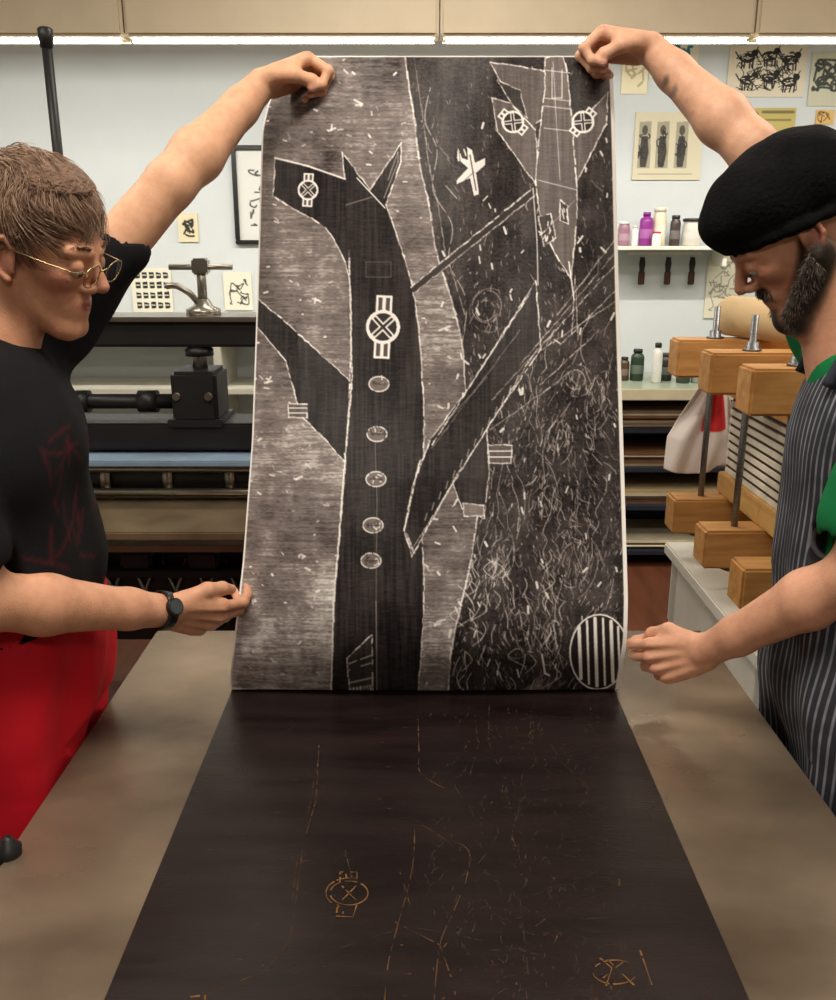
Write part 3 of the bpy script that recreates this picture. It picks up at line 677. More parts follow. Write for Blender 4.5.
# skirt hangs back behind the edge of the press bed
zz_ = np.clip((V[:, 2]-.895)/.05, 0, 1); lim_ = -.532+zz_*.045+.004*np.sin(V[:, 1]*40)*zz_; V[:, 0] = np.minimum(V[:, 0], lim_)
mesh_np('red_apron', V, Q, m_red, gm)
tube('apron_string', cr([tuple(np.array([-.640, 1.28, 1.125])+AR@np.array([.142*math.cos(a), .180*math.sin(a), .0])) for a in np.linspace(1.3, 5.0, 12)], 4), .004, m_red, gm, 8)
# hair
def scalp(n, mask, c, r):
    d = rng.normal(size=(n*5, 3)); d /= np.linalg.norm(d, axis=1)[:, None]; P = np.array(c)+d*np.array(r)
    k = np.array([mask(p) for p in P]); P = P[k][:n]; N = d[k][:n]/np.array(r); N /= np.linalg.norm(N, axis=1)[:, None]; return P, N
def mask(p):
    if p[2] < -.05: return False
    lim = .080 if p[0] > .05 else (.036 if p[0] > .02 else (.014 if p[0] > -.015 else -.05))
    return p[2] > lim
sd = Sdf(.0026); sd.fr(HO, H0, LS); sd.el((-.018, 0, .050), (.098, .081, .090), k=.01).el((.015, 0, .104), (.054, .055, .028), k=.03).el((-.06, 0, .02), (.054, .072, .072), k=.03)
for s in (1, -1): sd.rc((.008, .075*s, .034), (.004, .076*s, .004), .010, .006, k=.012)
sd.cut((.058, 0, .080), (.80, 0, -.6), k=.014).cut((.018, 0, .018), (.6, 0, -1.), k=.014).cut((0, 0, -.055), (.2, 0, -1), k=.01)
sd.mods.append(wr_mod(.0025, 130, 110, 95)); sd.mods.append(wr_mod(.0012, 330, 290, 310)); V, Q = sd.build()
m_hair = mat('brown_hair', (84, 60, 46), .6, vs=60, col2=(122, 92, 72), bump=1., bs=160)
m_hair2 = mat('hair_strands', (120, 88, 68), .5, vs=50, col2=(184, 154, 130)); m_hair3 = mat('hair_strands_dark', (78, 54, 40), .5, vs=50, col2=(120, 90, 70))
mesh_np('hair', V, Q, m_hair, gm)
def hairset(name, n, m, rad, r, lo, hi):
    P, N = scalp(n, mask, (-.018, 0, .050), r); crown = np.array([-.075, .01, .125])
    v = P-crown; v = v-N*(v*N).sum(1)[:, None]; v /= np.linalg.norm(v, axis=1)[:, None]+1e-6
    sidev = np.cross(N, v); wv = np.sin(P[:, 0]*55+2*np.sin(P[:, 1]*40))+.6*np.sin(P[:, 2]*70+P[:, 1]*50)
    D = v+sidev*wv[:, None]*.7+N*(.62+rng.normal(0, .14, len(P)))[:, None]
    strands(name, HO+P@HR.T, D@H0.T, rng.uniform(lo, hi, len(P))*(1+.25*(P[:, 0] > .03)), m, gm, rad, .6, (0, 0, -.15), 6, (N*1.25)@H0.T)
hairset('hair_strands', 5200, m_hair2, .00055, (.099, .082, .091), .028, .044); hairset('hair_strands_under', 5200, m_hair3, .0006, (.099, .082, .091), .026, .042)
def brows(o, R, m, parent, n=80):
    ro = []; dr = []
    for s in (1, -1):
        for i in range(n):
            t = rng.random(); ro.append((.0945-.017*t*t-.002, s*(.012+.034*t), .030+.004*math.sin(t*3)+rng.normal(0, .0018))); dr.append((.15, s*.9, .25))
    strands('eyebrows', o+np.array(ro)@R.T, np.array(dr)@R.T, np.full(len(ro), .009), m, parent, .0005, .2, (0, 0, 0), 3)
brows(HO, HR, m_hair3, gm)
m_wire = mat('gold_wire', (170, 150, 110), .25, .9)
m_glass = bpy.data.materials.new('spectacle_lens'); m_glass.use_nodes = True; b = m_glass.node_tree.nodes['Principled BSDF']
b.inputs['Transmission Weight'].default_value = 1; b.inputs['Roughness'].default_value = .02; b.inputs['IOR'].default_value = 1.08
for s in (1, -1):
    c = np.array([.110, .034*s, -.002]); ring = [tuple(HO+HR@(c+np.array([-abs(math.cos(a))*.002+.003*math.sin(a), .023*math.cos(a), .018*math.sin(a)]))) for a in np.linspace(0, 2*math.pi, 29)]
    tube('glasses_rim', ring, .0011, m_wire, gm, 8)
    bm = bmesh.new(); bm.faces.new([bm.verts.new(q) for q in ring[:-1]]); frombm('glasses_lens', bm, m_glass, gm)
    tube('glasses_temple', [tuple(HO+HR@np.array(q)) for q in ((.107, .056*s, .004), (.098, .073*s, .006), (.05, .081*s, .009), (-.004, .083*s, .012), (-.024, .083*s, -.004))], .0010, m_wire, gm, 8)
tube('glasses_bridge', [tuple(HO+HR@np.array(q)) for q in ((.109, .0115, .002), (.113, 0, .007), (.109, -.0115, .002))], .0011, m_wire, gm, 8)
fd = nrm(WR2-EL2); wc = WR2-fd*.010; a1 = nrm(np.cross(fd, (0, 0, 1))); a2 = np.cross(fd, a1)
m_band = mat('watch_band', (22, 22, 24), .4)
V = []; Q = []
for i in range(28):
    w = 2*math.pi*i/28
    for (f, r) in ((-.009, .0285), (.009, .0275), (.009, .0300), (-.009, .0310)): V.append(wc+fd*f+(a1*math.cos(w)+a2*math.sin(w))*r)
for i in range(28):
    j = (i+1) % 28
    for k in range(4): Q.append((i*4+k, j*4+k, j*4+(k+1) % 4, i*4+(k+1) % 4))
mesh_np('watch_band', V, Q, m_band, gm)
fn = nrm(np.array([.25, -.75, .5])); fn = nrm(fn-fd*(fn@fd)); tube('watch_case', [wc+fn*.028, wc+fn*.034], [.0145, .0132], m_band, gm, 24); tube('watch_face', [wc+fn*.034, wc+fn*.0347], .0112, mat('watch_dial', (70, 76, 80), .2), gm, 24)

# ---------------- right man
gr = group('man_in_striped_apron', (.70, 1.27, 0))
RS = .875; HO = onY(793, 235, 1.335); H0 = frame((-.77, .12, -.62), (-.05, -.05, 1)); HR = H0*RS
SKR = (206, 152, 124)
sd = Sdf(.0019); head(sd, HO, H0, RS)
for s in (1, -1):
    sd.rc((.0, .060*s, -.035), (.06, .025*s, -.108), .026, .029, k=.01).rc((.084, .0, -.046), (.076, .026*s, -.06), .010, .009, k=.006)
sd.el((.066, 0, -.112), (.036, .036, .030), k=.01)
sd.fr((0, 0, 0), E3); nb = np.array([.64, 1.31, 1.43]); sd.rc(HO+HR@np.array([-.03, 0, -.055]), nb, .053, .066, k=.025)
Vh, Qh = sd.build(); w_ = lambda a: HO+HR@np.array(a, float)
BD = (46, 35, 30); hs = headspots(HO, HR); bs_ = []
for s in (1, -1):
    bs_.append((w_((.004, .070*s, -.008)), (.014, .014, .026), (70, 52, 44), .6))
    for t in np.linspace(0, 1, 6): bs_.append((w_((.0+.062*t, (.066-.036*t)*s, -.036-.078*t)), (.031,)*3, BD, .3))
    bs_.append((w_((.086, .014*s, -.046)), (.016, .016, .009), BD, .4))
bs_.append((w_((.075, 0, -.112)), (.036,)*3, BD, .3)); bs_.append((w_((.091, 0, -.06)), (.009, .011, .0045), (140, 84, 74), .5))
Ch = paint(Vh, SKR, hs+bs_)
SH1, EL1, WR1 = np.array([.655, 1.44, 1.50]), onY(752, 148, 1.52), onY(650, 48, 1.64)
tat = (134, 110, 98)
spots = [(onY(664, 82, 1.60), (.006, .05, .012), tat, .6), (onY(671, 92, 1.60), (.005, .05, .014), tat, .6), (onY(680, 104, 1.60), (.005, .05, .012), tat, .6), (onY(686, 116, 1.59), (.004, .05, .010), tat, .6)]; sd = Sdf(.0022); arm(sd, SH1, EL1, WR1)
hand(sd, WR1, (-.88, .14, .14), (-.20, -.30, -.93), True, [(54, 78, 45), (60, 80, 45), (64, 80, 45), (66, 76, 45)],
     [(.050, .040, .024), (.078, .030, .040), (.094, .010, .046)], .93, spots)
Va, Qa = sd.build(); Ca = paint(Va, (216, 168, 140), spots)
SH2, EL2, WR2 = np.array([.665, 1.165, 1.42]), np.array([.605, 1.165, 1.185]), onY(704, 652, 1.325)
spots = []; sd = Sdf(.0022); arm(sd, SH2, EL2, WR2, .050, 1.03)
hand(sd, WR2, (-.80, .34, -.36), (-.10, .85, -.3), False, [(34, 62, 38), (46, 66, 40), (54, 68, 40), (60, 64, 38)],
     [(.050, .046, .014), (.084, .042, .030), (.106, .026, .042)], .95, spots)
Vb, Qb = sd.build(); Cb = paint(Vb, (214, 160, 132), spots)
V, Q, C = joinmeshes([(Vh, Qh, Ch), (Va, Qa, Ca), (Vb, Qb, Cb)]); mesh_np('body_skin', V, Q, M_skin, gr, True, C)
eyes(HO, HR, RS, gr)
m_beard = mat('beard_hair', (42, 32, 27), .6, vs=60, col2=(84, 68, 58)); m_grey = mat('beard_hair_grey', (140, 130, 122), .6)
ro = []; dr = []
for i in range(3400):
    s = rng.choice((-1, 1)); t = rng.random(); a = rng.uniform(-1.4, 1.3)
    c = np.array([.0+.062*t, (.062-.036*t)*s, -.035-.073*t]); n = nrm(np.array([.35+.8*t, s*(1-.6*t), -.2])+np.array([0, 0, math.sin(a)*1.1])); ro.append(c+n*.026); dr.append(n*.6+np.array([.2, 0, -.6])+rng.normal(0, .25, 3))
for i in range(420):
    s = rng.choice((-1, 1)); t = rng.random(); ro.append(np.array([.093-.014*t, .028*s*t, -.044-.012*t+rng.normal(0, .003)])); dr.append(np.array([.4, s*.6, -.6]))
ro = np.array(ro); dr = np.array(dr); gk = rng.random(len(ro)) < .28
for nm, kk_, mm in (('beard_strands', ~gk, m_beard), ('beard_strands_grey', gk, m_grey)):
    strands(nm, HO+ro[kk_]@HR.T, dr[kk_]@HR.T, rng.uniform(.006, .013, kk_.sum()), mm, gr, .0006, .5, (0, 0, 0), 4)
brows(HO, HR, m_beard, gr)
m_cap = mat('black_wool', (12, 12, 14), .95, var=.3, vs=30, bump=.35, bs=160, spec=.12)
sd = Sdf(.0030); sd.fr(HO, H0, RS); sd.el((-.016, 0, .062), (.114, .093, .092), k=.03).el((.026, 0, .084), (.090, .082, .054), k=.03).el((-.06, 0, .06), (.072, .085, .075), k=.03)
sd.cut((.09, 0, .036), (.24, 0, -1), k=.012)
cp = [(-.014+.105*math.cos(a), .085*math.sin(a), .045+.24*(.105*math.cos(a)-.105)) for a in np.linspace(0, 2*math.pi, 25)]
sd.chain(cp, [.0095]*25, k=.006)
sd.mods.append(wr_mod(.0018, 70, 60, 50)); V, Q = sd.build(); mesh_np('knit_cap', V, Q, m_cap, gr)
m_green = mat('green_cotton', (18, 116, 66), .85, var=.2, bump=.25, bs=25, spec=.2)
sd = Sdf(.005); BR = frame((-1, .14, -.04)); sd.fr((.69, 1.29, 1.33), BR)
sd.el((0, 0, 0), (.108, .165, .17), k=.04).el((0, 0, -.17), (.110, .155, .15), k=.05).el((-.02, 0, .1), (.095, .16, .09), k=.03)
sd.fr((0, 0, 0), E3)
sd.rc(nb+(0, 0, .01), (.67, 1.40, 1.46), .062, .062, k=.03).rc((.67, 1.40, 1.46), SH1, .064, .062, k=.03).rc(nb+(0, 0, .01), (.68, 1.20, 1.42), .062, .064, k=.03)
sl = SH1+(EL1-SH1)*.5; sl2 = SH2+(EL2-SH2)*.66
sd.rc(SH1, sl, .062, .058, k=.02).rc((.68, 1.20, 1.42), SH2, .066, .068, k=.02).rc(SH2, sl2, .070, .078, k=.02)
dn = nrm(HO+HR@np.array([-.03, 0, -.055])-nb); sd.rc(nb, nb+dn*.03, .068, .062, k=.01)
sd.p.append(('rc', sl+(EL1-SH1)*.08, sl+(EL1-SH1)*.5, .050, .050, .004, True)); sd.p.append(('rc', sl2+(EL2-SH2)*.18, sl2+(EL2-SH2)*.5, .062, .062, .004, True))
sd.cut((0, 0, 1.09), (0, 0, -1))
sd.mods.append(wr_mod(.0035, 38, 30, 24)); V, Q = sd.build(); mesh_np('t_shirt', V, Q, m_green, gr)
legs(.725, 1.27, -1, gr, m_jean, m_shoe)
sd = Sdf(.005); sd.fr((.69, 1.29, 1.33), BR)
sd.el((.014, 0, .0), (.122, .178, .19), k=.04).el((.014, 0, -.17), (.128, .178, .17), k=.05).el((.006, 0, -.33), (.135, .188, .15), k=.05)
sd.fr((.715, 1.27, .95), frame((-1, .05, 0))).rc((.022, .09, -.02), (.026, .10, -.5), .108, .10, k=.06).rc((.022, -.09, -.02), (.026, -.10, -.5), .108, .10, k=.06)
sd.cut((-.045, 0, 0), (-1, 0, .12)).cut((0, 0, .555), (.25, 0, 1)).cut((0, 0, -.52), (0, 0, -1))
sd.fr((0, 0, 0), E3); sd.p.append(('rc', SH2, sl2+(EL2-SH2)*.2, .070, .078, .004, True))
sd.mods.append(lambda X, Y, Z: (.006*np.sin(Y*50+2*np.sin(Z*9)+X*25)*np.clip((1.45-Z)*2, 0, 1))); V, Q = sd.build()
bad = (V[:, 2] < .895) & (V[:, 0] < .578); V[bad, 0] = .578
ang = np.arctan2(V[:, 1]-1.27, -(V[:, 0]-.76)); uu = ang*.17
m = bpy.data.materials.new('hickory_stripe_denim'); m.use_nodes = True; nt = m.node_tree; N = nt.nodes; L = nt.links; b = N['Principled BSDF']; b.inputs['Roughness'].default_value = .85
at = N.new('ShaderNodeAttribute'); at.attribute_name = 'stripe_u'; mu = N.new('ShaderNodeMath'); mu.operation = 'MULTIPLY'; mu.inputs[1].default_value = 2*math.pi/.0105
si = N.new('ShaderNodeMath'); si.operation = 'SINE'; L.new(at.outputs['Fac'], mu.inputs[0]); L.new(mu.outputs[0], si.inputs[0])
rp = N.new('ShaderNodeValToRGB'); rp.color_ramp.elements[0].position = .40; rp.color_ramp.elements[1].position = .8; rp.color_ramp.elements[0].color = (*lin((40, 42, 52)), 1); rp.color_ramp.elements[1].color = (*lin((128, 132, 144)), 1)
L.new(si.outputs[0], rp.inputs[0])
nz = N.new('ShaderNodeTexNoise'); nz.inputs['Scale'].default_value = 16; nz.inputs['Detail'].default_value = 6; mx = N.new('ShaderNodeMixRGB'); mx.blend_type = 'MULTIPLY'; mx.inputs[0].default_value = .85; tc = N.new('ShaderNodeTexCoord'); L.new(tc.outputs['Object'], nz.inputs['Vector'])
nr = N.new('ShaderNodeValToRGB'); nr.color_ramp.elements[0].position = .38; nr.color_ramp.elements[0].color = (.28, .28, .32, 1); nr.color_ramp.elements[1].position = .6; nr.color_ramp.elements[1].color = (1, 1, 1, 1); L.new(nz.outputs['Fac'], nr.inputs[0])
L.new(rp.outputs[0], mx.inputs[1]); L.new(nr.outputs[0], mx.inputs[2]); L.new(mx.outputs[0], b.inputs['Base Color'])
mesh_np('striped_apron', V, Q, m, gr, True, None, {'stripe_u': uu})
for s in (1, -1):
    q = cr([tuple(np.array([.69, 1.29, 1.33])+BR@np.array(a)) for a in ((.112, .07*s, .11), (.085, .075*s, .165), (.03, .07*s, .20), (-.04, .03*s, .195))], 5)
    tube('apron_strap', q, .009, m_jean, gr, 8)

# ============================================================ ETCHING PRESS (background left)
g = group('etching_press', (-.5, 2.95, 0))
m_felt = mat('blue_felt', (120, 142, 165), .95); m_tan = mat('steel_plate_tan', (150, 132, 108), .35, .6, var=.25)
box('top_beam', -1.45, .35, 2.86, 3.02, 1.305, 1.385, m_iron, g, .008); box('top_beam_flange', -1.47, .37, 2.84, 3.04, 1.385, 1.40, m_steel, g)
for x in (-1.36, .26):
    box('side_frame', x-.06, x+.06, 2.84, 3.04, .0, 1.31, m_iron, g, .01)
    box('foot', x-.09, x+.09, 2.6, 3.3, 0, .09, m_iron, g, .01)
box('bearing_block', -.775, -.63, 2.80, 2.98, 1.075, 1.235, m_iron, g, .012)
box('bearing_cap', -.79, -.615, 2.79, 2.99, 1.06, 1.085, m_iron, g)
tube('pressure_screw', [(-.70, 2.9, 1.23), (-.70, 2.9, 1.31)], .024, m_steel, g); lathe('screw_collar', [(.045, 0), (.045, .02), (.03, .03)], (-.70, 2.9, 1.275), m_iron, g)
for i in range(2): tube('bolt', [(-.755+i*.1, 2.80, 1.16), (-.755+i*.1, 2.785, 1.16)], .012, m_steel, g)
tube('drive_shaft', [(-1.36, 2.88, 1.13), (-.76, 2.88, 1.13)], .024, m_iron, g); tube('shaft_collar', [(-.90, 2.88, 1.13), (-.84, 2.88, 1.13)], .036, m_iron, g); tube('shaft_collar_outer', [(-1.1, 2.88, 1.13), (-1.06, 2.88, 1.13)], .036, m_iron, g)
box('middle_beam', -1.30, .20, 2.80, 2.98, .985, 1.072, m_iron, g, .008)
box('felt_blanket', -1.30, .20, 2.70, 3.0, .955, .975, m_felt, g, .004)
tube('top_roller', [(-1.30, 2.86, .885), (.20, 2.86, .885)], .062, m_iron, g, 32); tube('roller_band', [(-1.28, 2.80, .925), (.18, 2.80, .925)], .012, m_steel, g)
tube('roller_rod', [(-1.28, 2.76, .86), (.18, 2.76, .86)], .012, m_steel, g)
for i in range(6): tube('roller_collar', [(-1.22+i*.2, 2.86, .885), (-1.19+i*.2, 2.86, .885)], .068, m_steel, g, 28)
box('travelling_bed', -1.42, .32, 2.45, 3.4, .80, .826, m_tan, g, .004)
for z in (.74, .66, .57): box('cross_rail', -1.30, .20, 2.78, 2.84, z-.012, z+.014, m_iron if z != .66 else m_steel, g)
for i in range(5): box('gear_block', -1.2+i*.22, -1.1+i*.22, 2.79, 2.85, .585, .645, m_iron, g, .008)
box('lower_panel', -1.30, .20, 2.86, 2.88, .30, .62, m_iron, g)
for i in range(14):
    tube('lattice_bar', [(-1.28+i*.105, 2.85, .36), (-1.20+i*.105, 2.85, .60)], .006, m_steel, g, 6); tube('lattice_bar', [(-1.20+i*.105, 2.848, .36), (-1.28+i*.105, 2.848, .60)], .006, m_steel, g, 6)
tube('tall_post', [(-1.087, 2.9, 1.395), (-1.087, 2.9, 2.21)], .015, m_iron, g); lathe('post_cap', [(.018, -.03), (.022, 0), (.022, .02), (.016, .025)], (-1.087, 2.9, 2.20), m_iron, g); lathe('post_foot', [(.05, 0), (.05, .015), (.022, .04)], (-1.087, 2.9, 1.398), m_iron, g)
lathe('clamp_base', [(.055, 0), (.055, .018), (.03, .03), (.02, .05)], (-.685, 2.93, 1.40), m_steel, g); tube('clamp_screw', [(-.685, 2.93, 1.42), (-.685, 2.93, 1.575)], .015, m_steel, g)
tube('clamp_tee_bar', [(-.785, 2.93, 1.548), (-.585, 2.93, 1.548)], .009, m_steel, g); box('clamp_head', -.71, -.66, 2.905, 2.955, 1.525, 1.575, m_steel, g, .006)
tube('clamp_lever', cr([(-.79, 2.9, 1.49), (-.76, 2.9, 1.492), (-.72, 2.9, 1.47), (-.70, 2.92, 1.44)], 5), .010, m_steel, g)
g = group('paper_shelf_unit', (-1.1, 4.6, 0))
m_cream = mat('cream_laminate', (190, 188, 176), .6, var=.05)
for x in (-2.2, -1.0, .1): box('upright', x-.02, x+.02, 4.5, 4.88, 0, 1.18, m_cream, g)
for z in (.3, .6, .9, 1.18): box('shelf', -2.22, .12, 4.48, 4.88, z-.015, z+.015, m_cream, g)

# ============================================================ WALL PIECES
YW = 4.892
def poster(name, x0, y0, x1, y1, bg, ink, fn, frame_=None, res=1.6):
    a = Art(x0, y0, x1, y1, 3, 0.); fn(a); nu = max(8, int((x1-x0)*res)); nv = max(8, int((y1-y0)*res))
    cx, cy = (x0+x1)/2, (y0+y1)/2; L = onY(x0, cy, YW)[0]; R_ = onY(x1, cy, YW)[0]; T_ = onY(cx, y0, YW)[2]; B = onY(cx, y1, YW)[2]
    S, T = np.meshgrid(np.linspace(0, 1, nu), np.linspace(0, 1, nv)); V = np.stack([L+(R_-L)*S, np.full(S.shape, YW-.002), T_+(B-T_)*T], 2).reshape(-1, 3)
    t = np.clip(a.sample((x0+(x1-x0)*S).ravel(), (y0+(y1-y0)*T).ravel()), 0, 1)[:, None]; C = lin(bg)*(1-t)+lin(ink)*t
    idx = np.arange(nu*nv).reshape(nv, nu); Q = np.stack([idx[:-1, :-1], idx[1:, :-1], idx[1:, 1:], idx[:-1, 1:]], -1).reshape(-1, 4)
    g = group(name, ((L+R_)/2, YW, (T_+B)/2)); box('backing', L, R_, YW-.0015, YW+.006, B, T_, mat('backing_paper', bg, .8, var=.02), g, 0)
    mesh_np('image', V, Q, vmat('poster_ink', .75), g, False, C)
    if frame_:
        w = .022
        for nm, q in (('frame_top', (L-w, R_+w, T_, T_+w)), ('frame_bottom', (L-w, R_+w, B-w, B)), ('frame_left', (L-w, L, B, T_)), ('frame_right', (R_, R_+w, B, T_))):
            box(nm, q[0], q[1], YW-.02, YW+.006, q[2], q[3], frame_, g)
def scrib(n, x0, y0, x1, y1, w=1.6, a=.9, lmax=9):
    def f(A_):
        for i in range(n):
            x = rng.uniform(x0, x1); y = rng.uniform(y0, y1); p = [(x, y)]
            for k in range(3): p.append((min(max(p[-1][0]+rng.normal(0, lmax*.5), x0), x1), min(max(p[-1][1]+rng.normal(0, lmax*.5), y0), y1)))
            A_.line(cr(p, 4), w, 1, a)
    return f
m_blkf = mat('black_frame', (20, 20, 20), .4)
poster('small_pinned_drawing', 178, 213, 198, 242, (216, 208, 178), (40, 36, 32), scrib(9, 183, 220, 193, 236, 2))
poster('framed_print', 238, 150, 275, 240, (214, 216, 214), (70, 70, 72), scrib(10, 250, 170, 270, 225), m_blkf)
def alpha_rows(A_):
    for r in range(4):
        for c in range(5):
            x = 136+c*7; y = 272+r*10; A_.fill([(x, y), (x+5, y+rng.uniform(-1, 1)), (x+5.5, y+6), (x+.5, y+6.5)], 1); A_.line([(x+1, y+3), (x+4, y+3)], 1, .1)
poster('block_letter_proof', 132, 268, 172, 312, (222, 220, 206), (20, 20, 22), alpha_rows)
poster('pinned_ink_sketch', 224, 272, 252, 310, (222, 220, 206), (60, 60, 60), scrib(12, 230, 280, 248, 304, 1.2))
poster('teal_print', 650, 44, 698, 78, (224, 222, 205), (30, 120, 140), scrib(30, 658, 46, 692, 66, 3))
poster('yellowed_print', 622, 52, 648, 94, (228, 220, 190), (180, 170, 130), scrib(6, 626, 60, 645, 86, 2))
def creatures(A_):
    # row of small walking figures, drawn as linocut silhouettes with white cuts
    for (cx, cy) in ((746, 58), (768, 56), (789, 60), (748, 80), (770, 78), (790, 82)):
        t = np.linspace(0, 6.28, 14); A_.fill(list(zip(cx+8*np.cos(t), cy+5*np.sin(t))), 1); A_.fill(list(zip(cx+7+3.5*np.cos(t), cy-5+3.5*np.sin(t))), 1)
        for dx in (-5, -2, 3, 6): A_.line([(cx+dx, cy+3), (cx+dx+rng.normal(0, 1), cy+10)], 1.6, 1)
        A_.line([(cx-8, cy), (cx-12, cy-6)], 1.4, 1); A_.line([(cx+8, cy-7), (cx+10, cy-11)], 1.2, 1)
        for k in range(7): x = cx+rng.uniform(-6, 6); y = cy+rng.uniform(-3, 3); A_.line([(x, y), (x+2.5, y+rng.normal(0, 1))], .9, 0)
    scrib(60, 736, 52, 798, 90, .9, .9)(A_)
poster('black_figure_print', 728, 46, 806, 97, (214, 206, 186), (28, 26, 26), creatures, None, 2.4)
def three(A_):
    for x in (643, 661, 680):
        A_.fill([(x-5, 122), (x+7, 121), (x+8, 168), (x-5, 168)], .45)
        t = np.linspace(0, 6.28, 14); A_.fill(list(zip(x+1+3.0*np.cos(t), 130+5*np.sin(t))), .9); A_.fill([(x-2, 136), (x+4, 136), (x+6, 152), (x+4, 167), (x-2, 167), (x-3, 150)], .95)
        scrib(5, x-4, 124, x+6, 166, 1.2)(A_)
    A_.line([(640, 174), (694, 174)], 1, .5)
poster('triptych_print', 634, 112, 702, 180, (206, 200, 176), (38, 36, 36), three)
def yel(A_):
    A_.line([(762, 112), (792, 112)], 3, .7); A_.line([(762, 120), (790, 120)], 2, .6); scrib(14, 744, 112, 760, 132, 2)(A_)
poster('mustard_flyer', 742, 108, 795, 136, (186, 172, 104), (60, 56, 40), yel)
poster('blue_grey_poster', 810, 52, 850, 106, (196, 196, 176), (60, 64, 60), scrib(30, 814, 60, 845, 90, 2.4))
poster('pinned_note', 816, 110, 834, 124, (214, 180, 110), (90, 60, 40), scrib(5, 818, 112, 830, 122, 1))
poster('pencil_sketch', 706, 255, 745, 318, (212, 208, 190), (130, 128, 120), scrib(30, 710, 262, 740, 312, 1))

g = group('wall_shelf', (1.3, 4.8, 1.6)); sz = onY(660, 246, 4.75)[2]
m_wsh = mat('white_shelf', (226, 224, 214), .5, var=.04)
box('shelf_board', .95, 1.62, 4.66, 4.895, sz-.02, sz, m_wsh, g)
for x in (1.0, 1.55): box('bracket', x-.01, x+.01, 4.70, 4.89, sz-.10, sz-.02, m_wsh, g)
def bottle(name, x, y, z, r, h, col, cap, neck=.4):
    q = group(name, (x, y, z)); lathe('bottle_body', [(r*.9, 0), (r, .006), (r, h*.72), (r*.9, h*.8), (r*neck, h*.86), (r*neck, h*.9)], (x, y, z), mat(name+'_body', col, .35, var=.1), q)
    lathe('bottle_cap', [(r*neck*1.15, 0), (r*neck*1.15, h*.1), (r*neck*.9, h*.115)], (x, y, z+h*.88), mat(name+'_cap', cap, .4), q)
    lathe('bottle_label', [(r*1.01, 0), (r*1.012, .001), (r*1.012, h*.28), (r*1.01, h*.281)], (x, y, z+h*.22), mat(name+'_label', tuple(min(255, int(c*.7+60)) for c in col), .6), q)
sx = lambda px: onY(px, 232, 4.76)[0]
bottle('purple_spray_bottle', sx(646), 4.76, sz, .034, .165, (136, 42, 138), (120, 40, 130), .5)
bottle('white_jar', sx(660), 4.78, sz, .034, .19, (222, 214, 190), (230, 225, 210), .8)
bottle('dark_jar', sx(675), 4.76, sz, .026, .15, (60, 52, 50), (30, 30, 30), .7)
bottle('ink_jar', sx(692), 4.76, sz, .048, .135, (206, 204, 196), (36, 36, 40), .9)
bottle('pigment_jar', sx(624), 4.76, sz, .030, .12, (150, 110, 130), (220, 220, 220), .8)
bottle('small_white_bottle', sx(635), 4.76, sz, .018, .10, (235, 232, 225), (220, 220, 220), .5)
bottle('squat_pot', sx(654), 4.70, sz, .022, .07, (235, 232, 225), (200, 40, 40), .8)
box('tool_rail', onY(628, 248, 4.87)[0], onY(704, 248, 4.87)[0], 4.885, 4.9, sz-.045, sz-.03, m_wsh, g)
for i, px in enumerate((642, 668, 692)):
    x, y, z = onY(px, 268, 4.86); q = group('ink_brush' if i == 0 else 'ink_brush.%03d' % i, (x, y, z))
    tube('handle', [(x, y, z+.055), (x, y, z+.02), (x, y, z-.02)], [.012, .017, .012], m_iron, q); box('bristle', x-.016, x+.016, y-.008, y+.008, z-.085, z-.018, mat('bristles', (70, 48, 34), .9), q)
    tube('hook', [(x, y, z+.05), (x, 4.899, z+.055)], .003, m_steel, q)

# ============================================================ COUNTER
g = group('work_counter', (1.8, 4.6, 0)); m_ct = mat('counter_green_grey', (152, 162, 144), .3, var=.08); m_navy = mat('navy_cabinet', (26, 32, 48), .6)
box('counter_top', .62, 3.18, 4.32, 4.89, .90, .94, m_ct, g, .005); box('counter_edge', .62, 3.18, 4.31, 4.325, .885, .94, mat('counter_edge', (196, 188, 160), .5), g)
for x in (.66, 1.75, 2.9): box('upright', x-.02, x+.02, 4.36, 4.86, 0, .90, m_navy, g)
for z in (.08, .32, .52, .72): box('shelf', .66, 3.1, 4.38, 4.86, z-.012, z+.012, m_navy, g)
box('back_panel', .64, 3.15, 4.86, 4.88, 0, .90, m_navy, g)
pc = [(190, 170, 130), (120, 84, 58), (206, 196, 170), (90, 70, 60), (150, 130, 104)]
for z in (.092, .332, .532, .732):
    zz = z
    for k in range(rng.integers(4, 8)):
        t = rng.uniform(.006, .02); c = pc[rng.integers(0, 5)]; o_ = rng.uniform(0, .04)
        box('paper_stack', .72+o_, 1.66-o_, 4.40+o_, 4.80, zz, zz+t, mat('paper_stack', c, .8), g, .001); zz += t+.0006
CT = .94; bx = lambda px, Y=4.55: onY(px, 345, Y)[0]
for i, (nm, px, r, h, c, cp_) in enumerate([('green_ink_bottle', 641, .034, .16, (40, 60, 44), (20, 20, 20)), ('white_squeeze_bottle', 657, .024, .20, (226, 226, 222), (30, 30, 30)), ('dark_ink_jar', 670, .034, .14, (42, 46, 40), (60, 60, 60)),
        ('solvent_jar', 684, .034, .15, (60, 72, 60), (24, 60, 40)), ('amber_jar', 628, .026, .12, (80, 60, 44), (30, 30, 30)), ('clear_jar', 698, .030, .11, (150, 156, 146), (60, 60, 60)), ('black_tin', 713, .036, .12, (34, 36, 40), (60, 60, 60))]):
    bottle(nm, bx(px), 4.52 if i % 2 else 4.6, CT, r, h, c, cp_, .6)

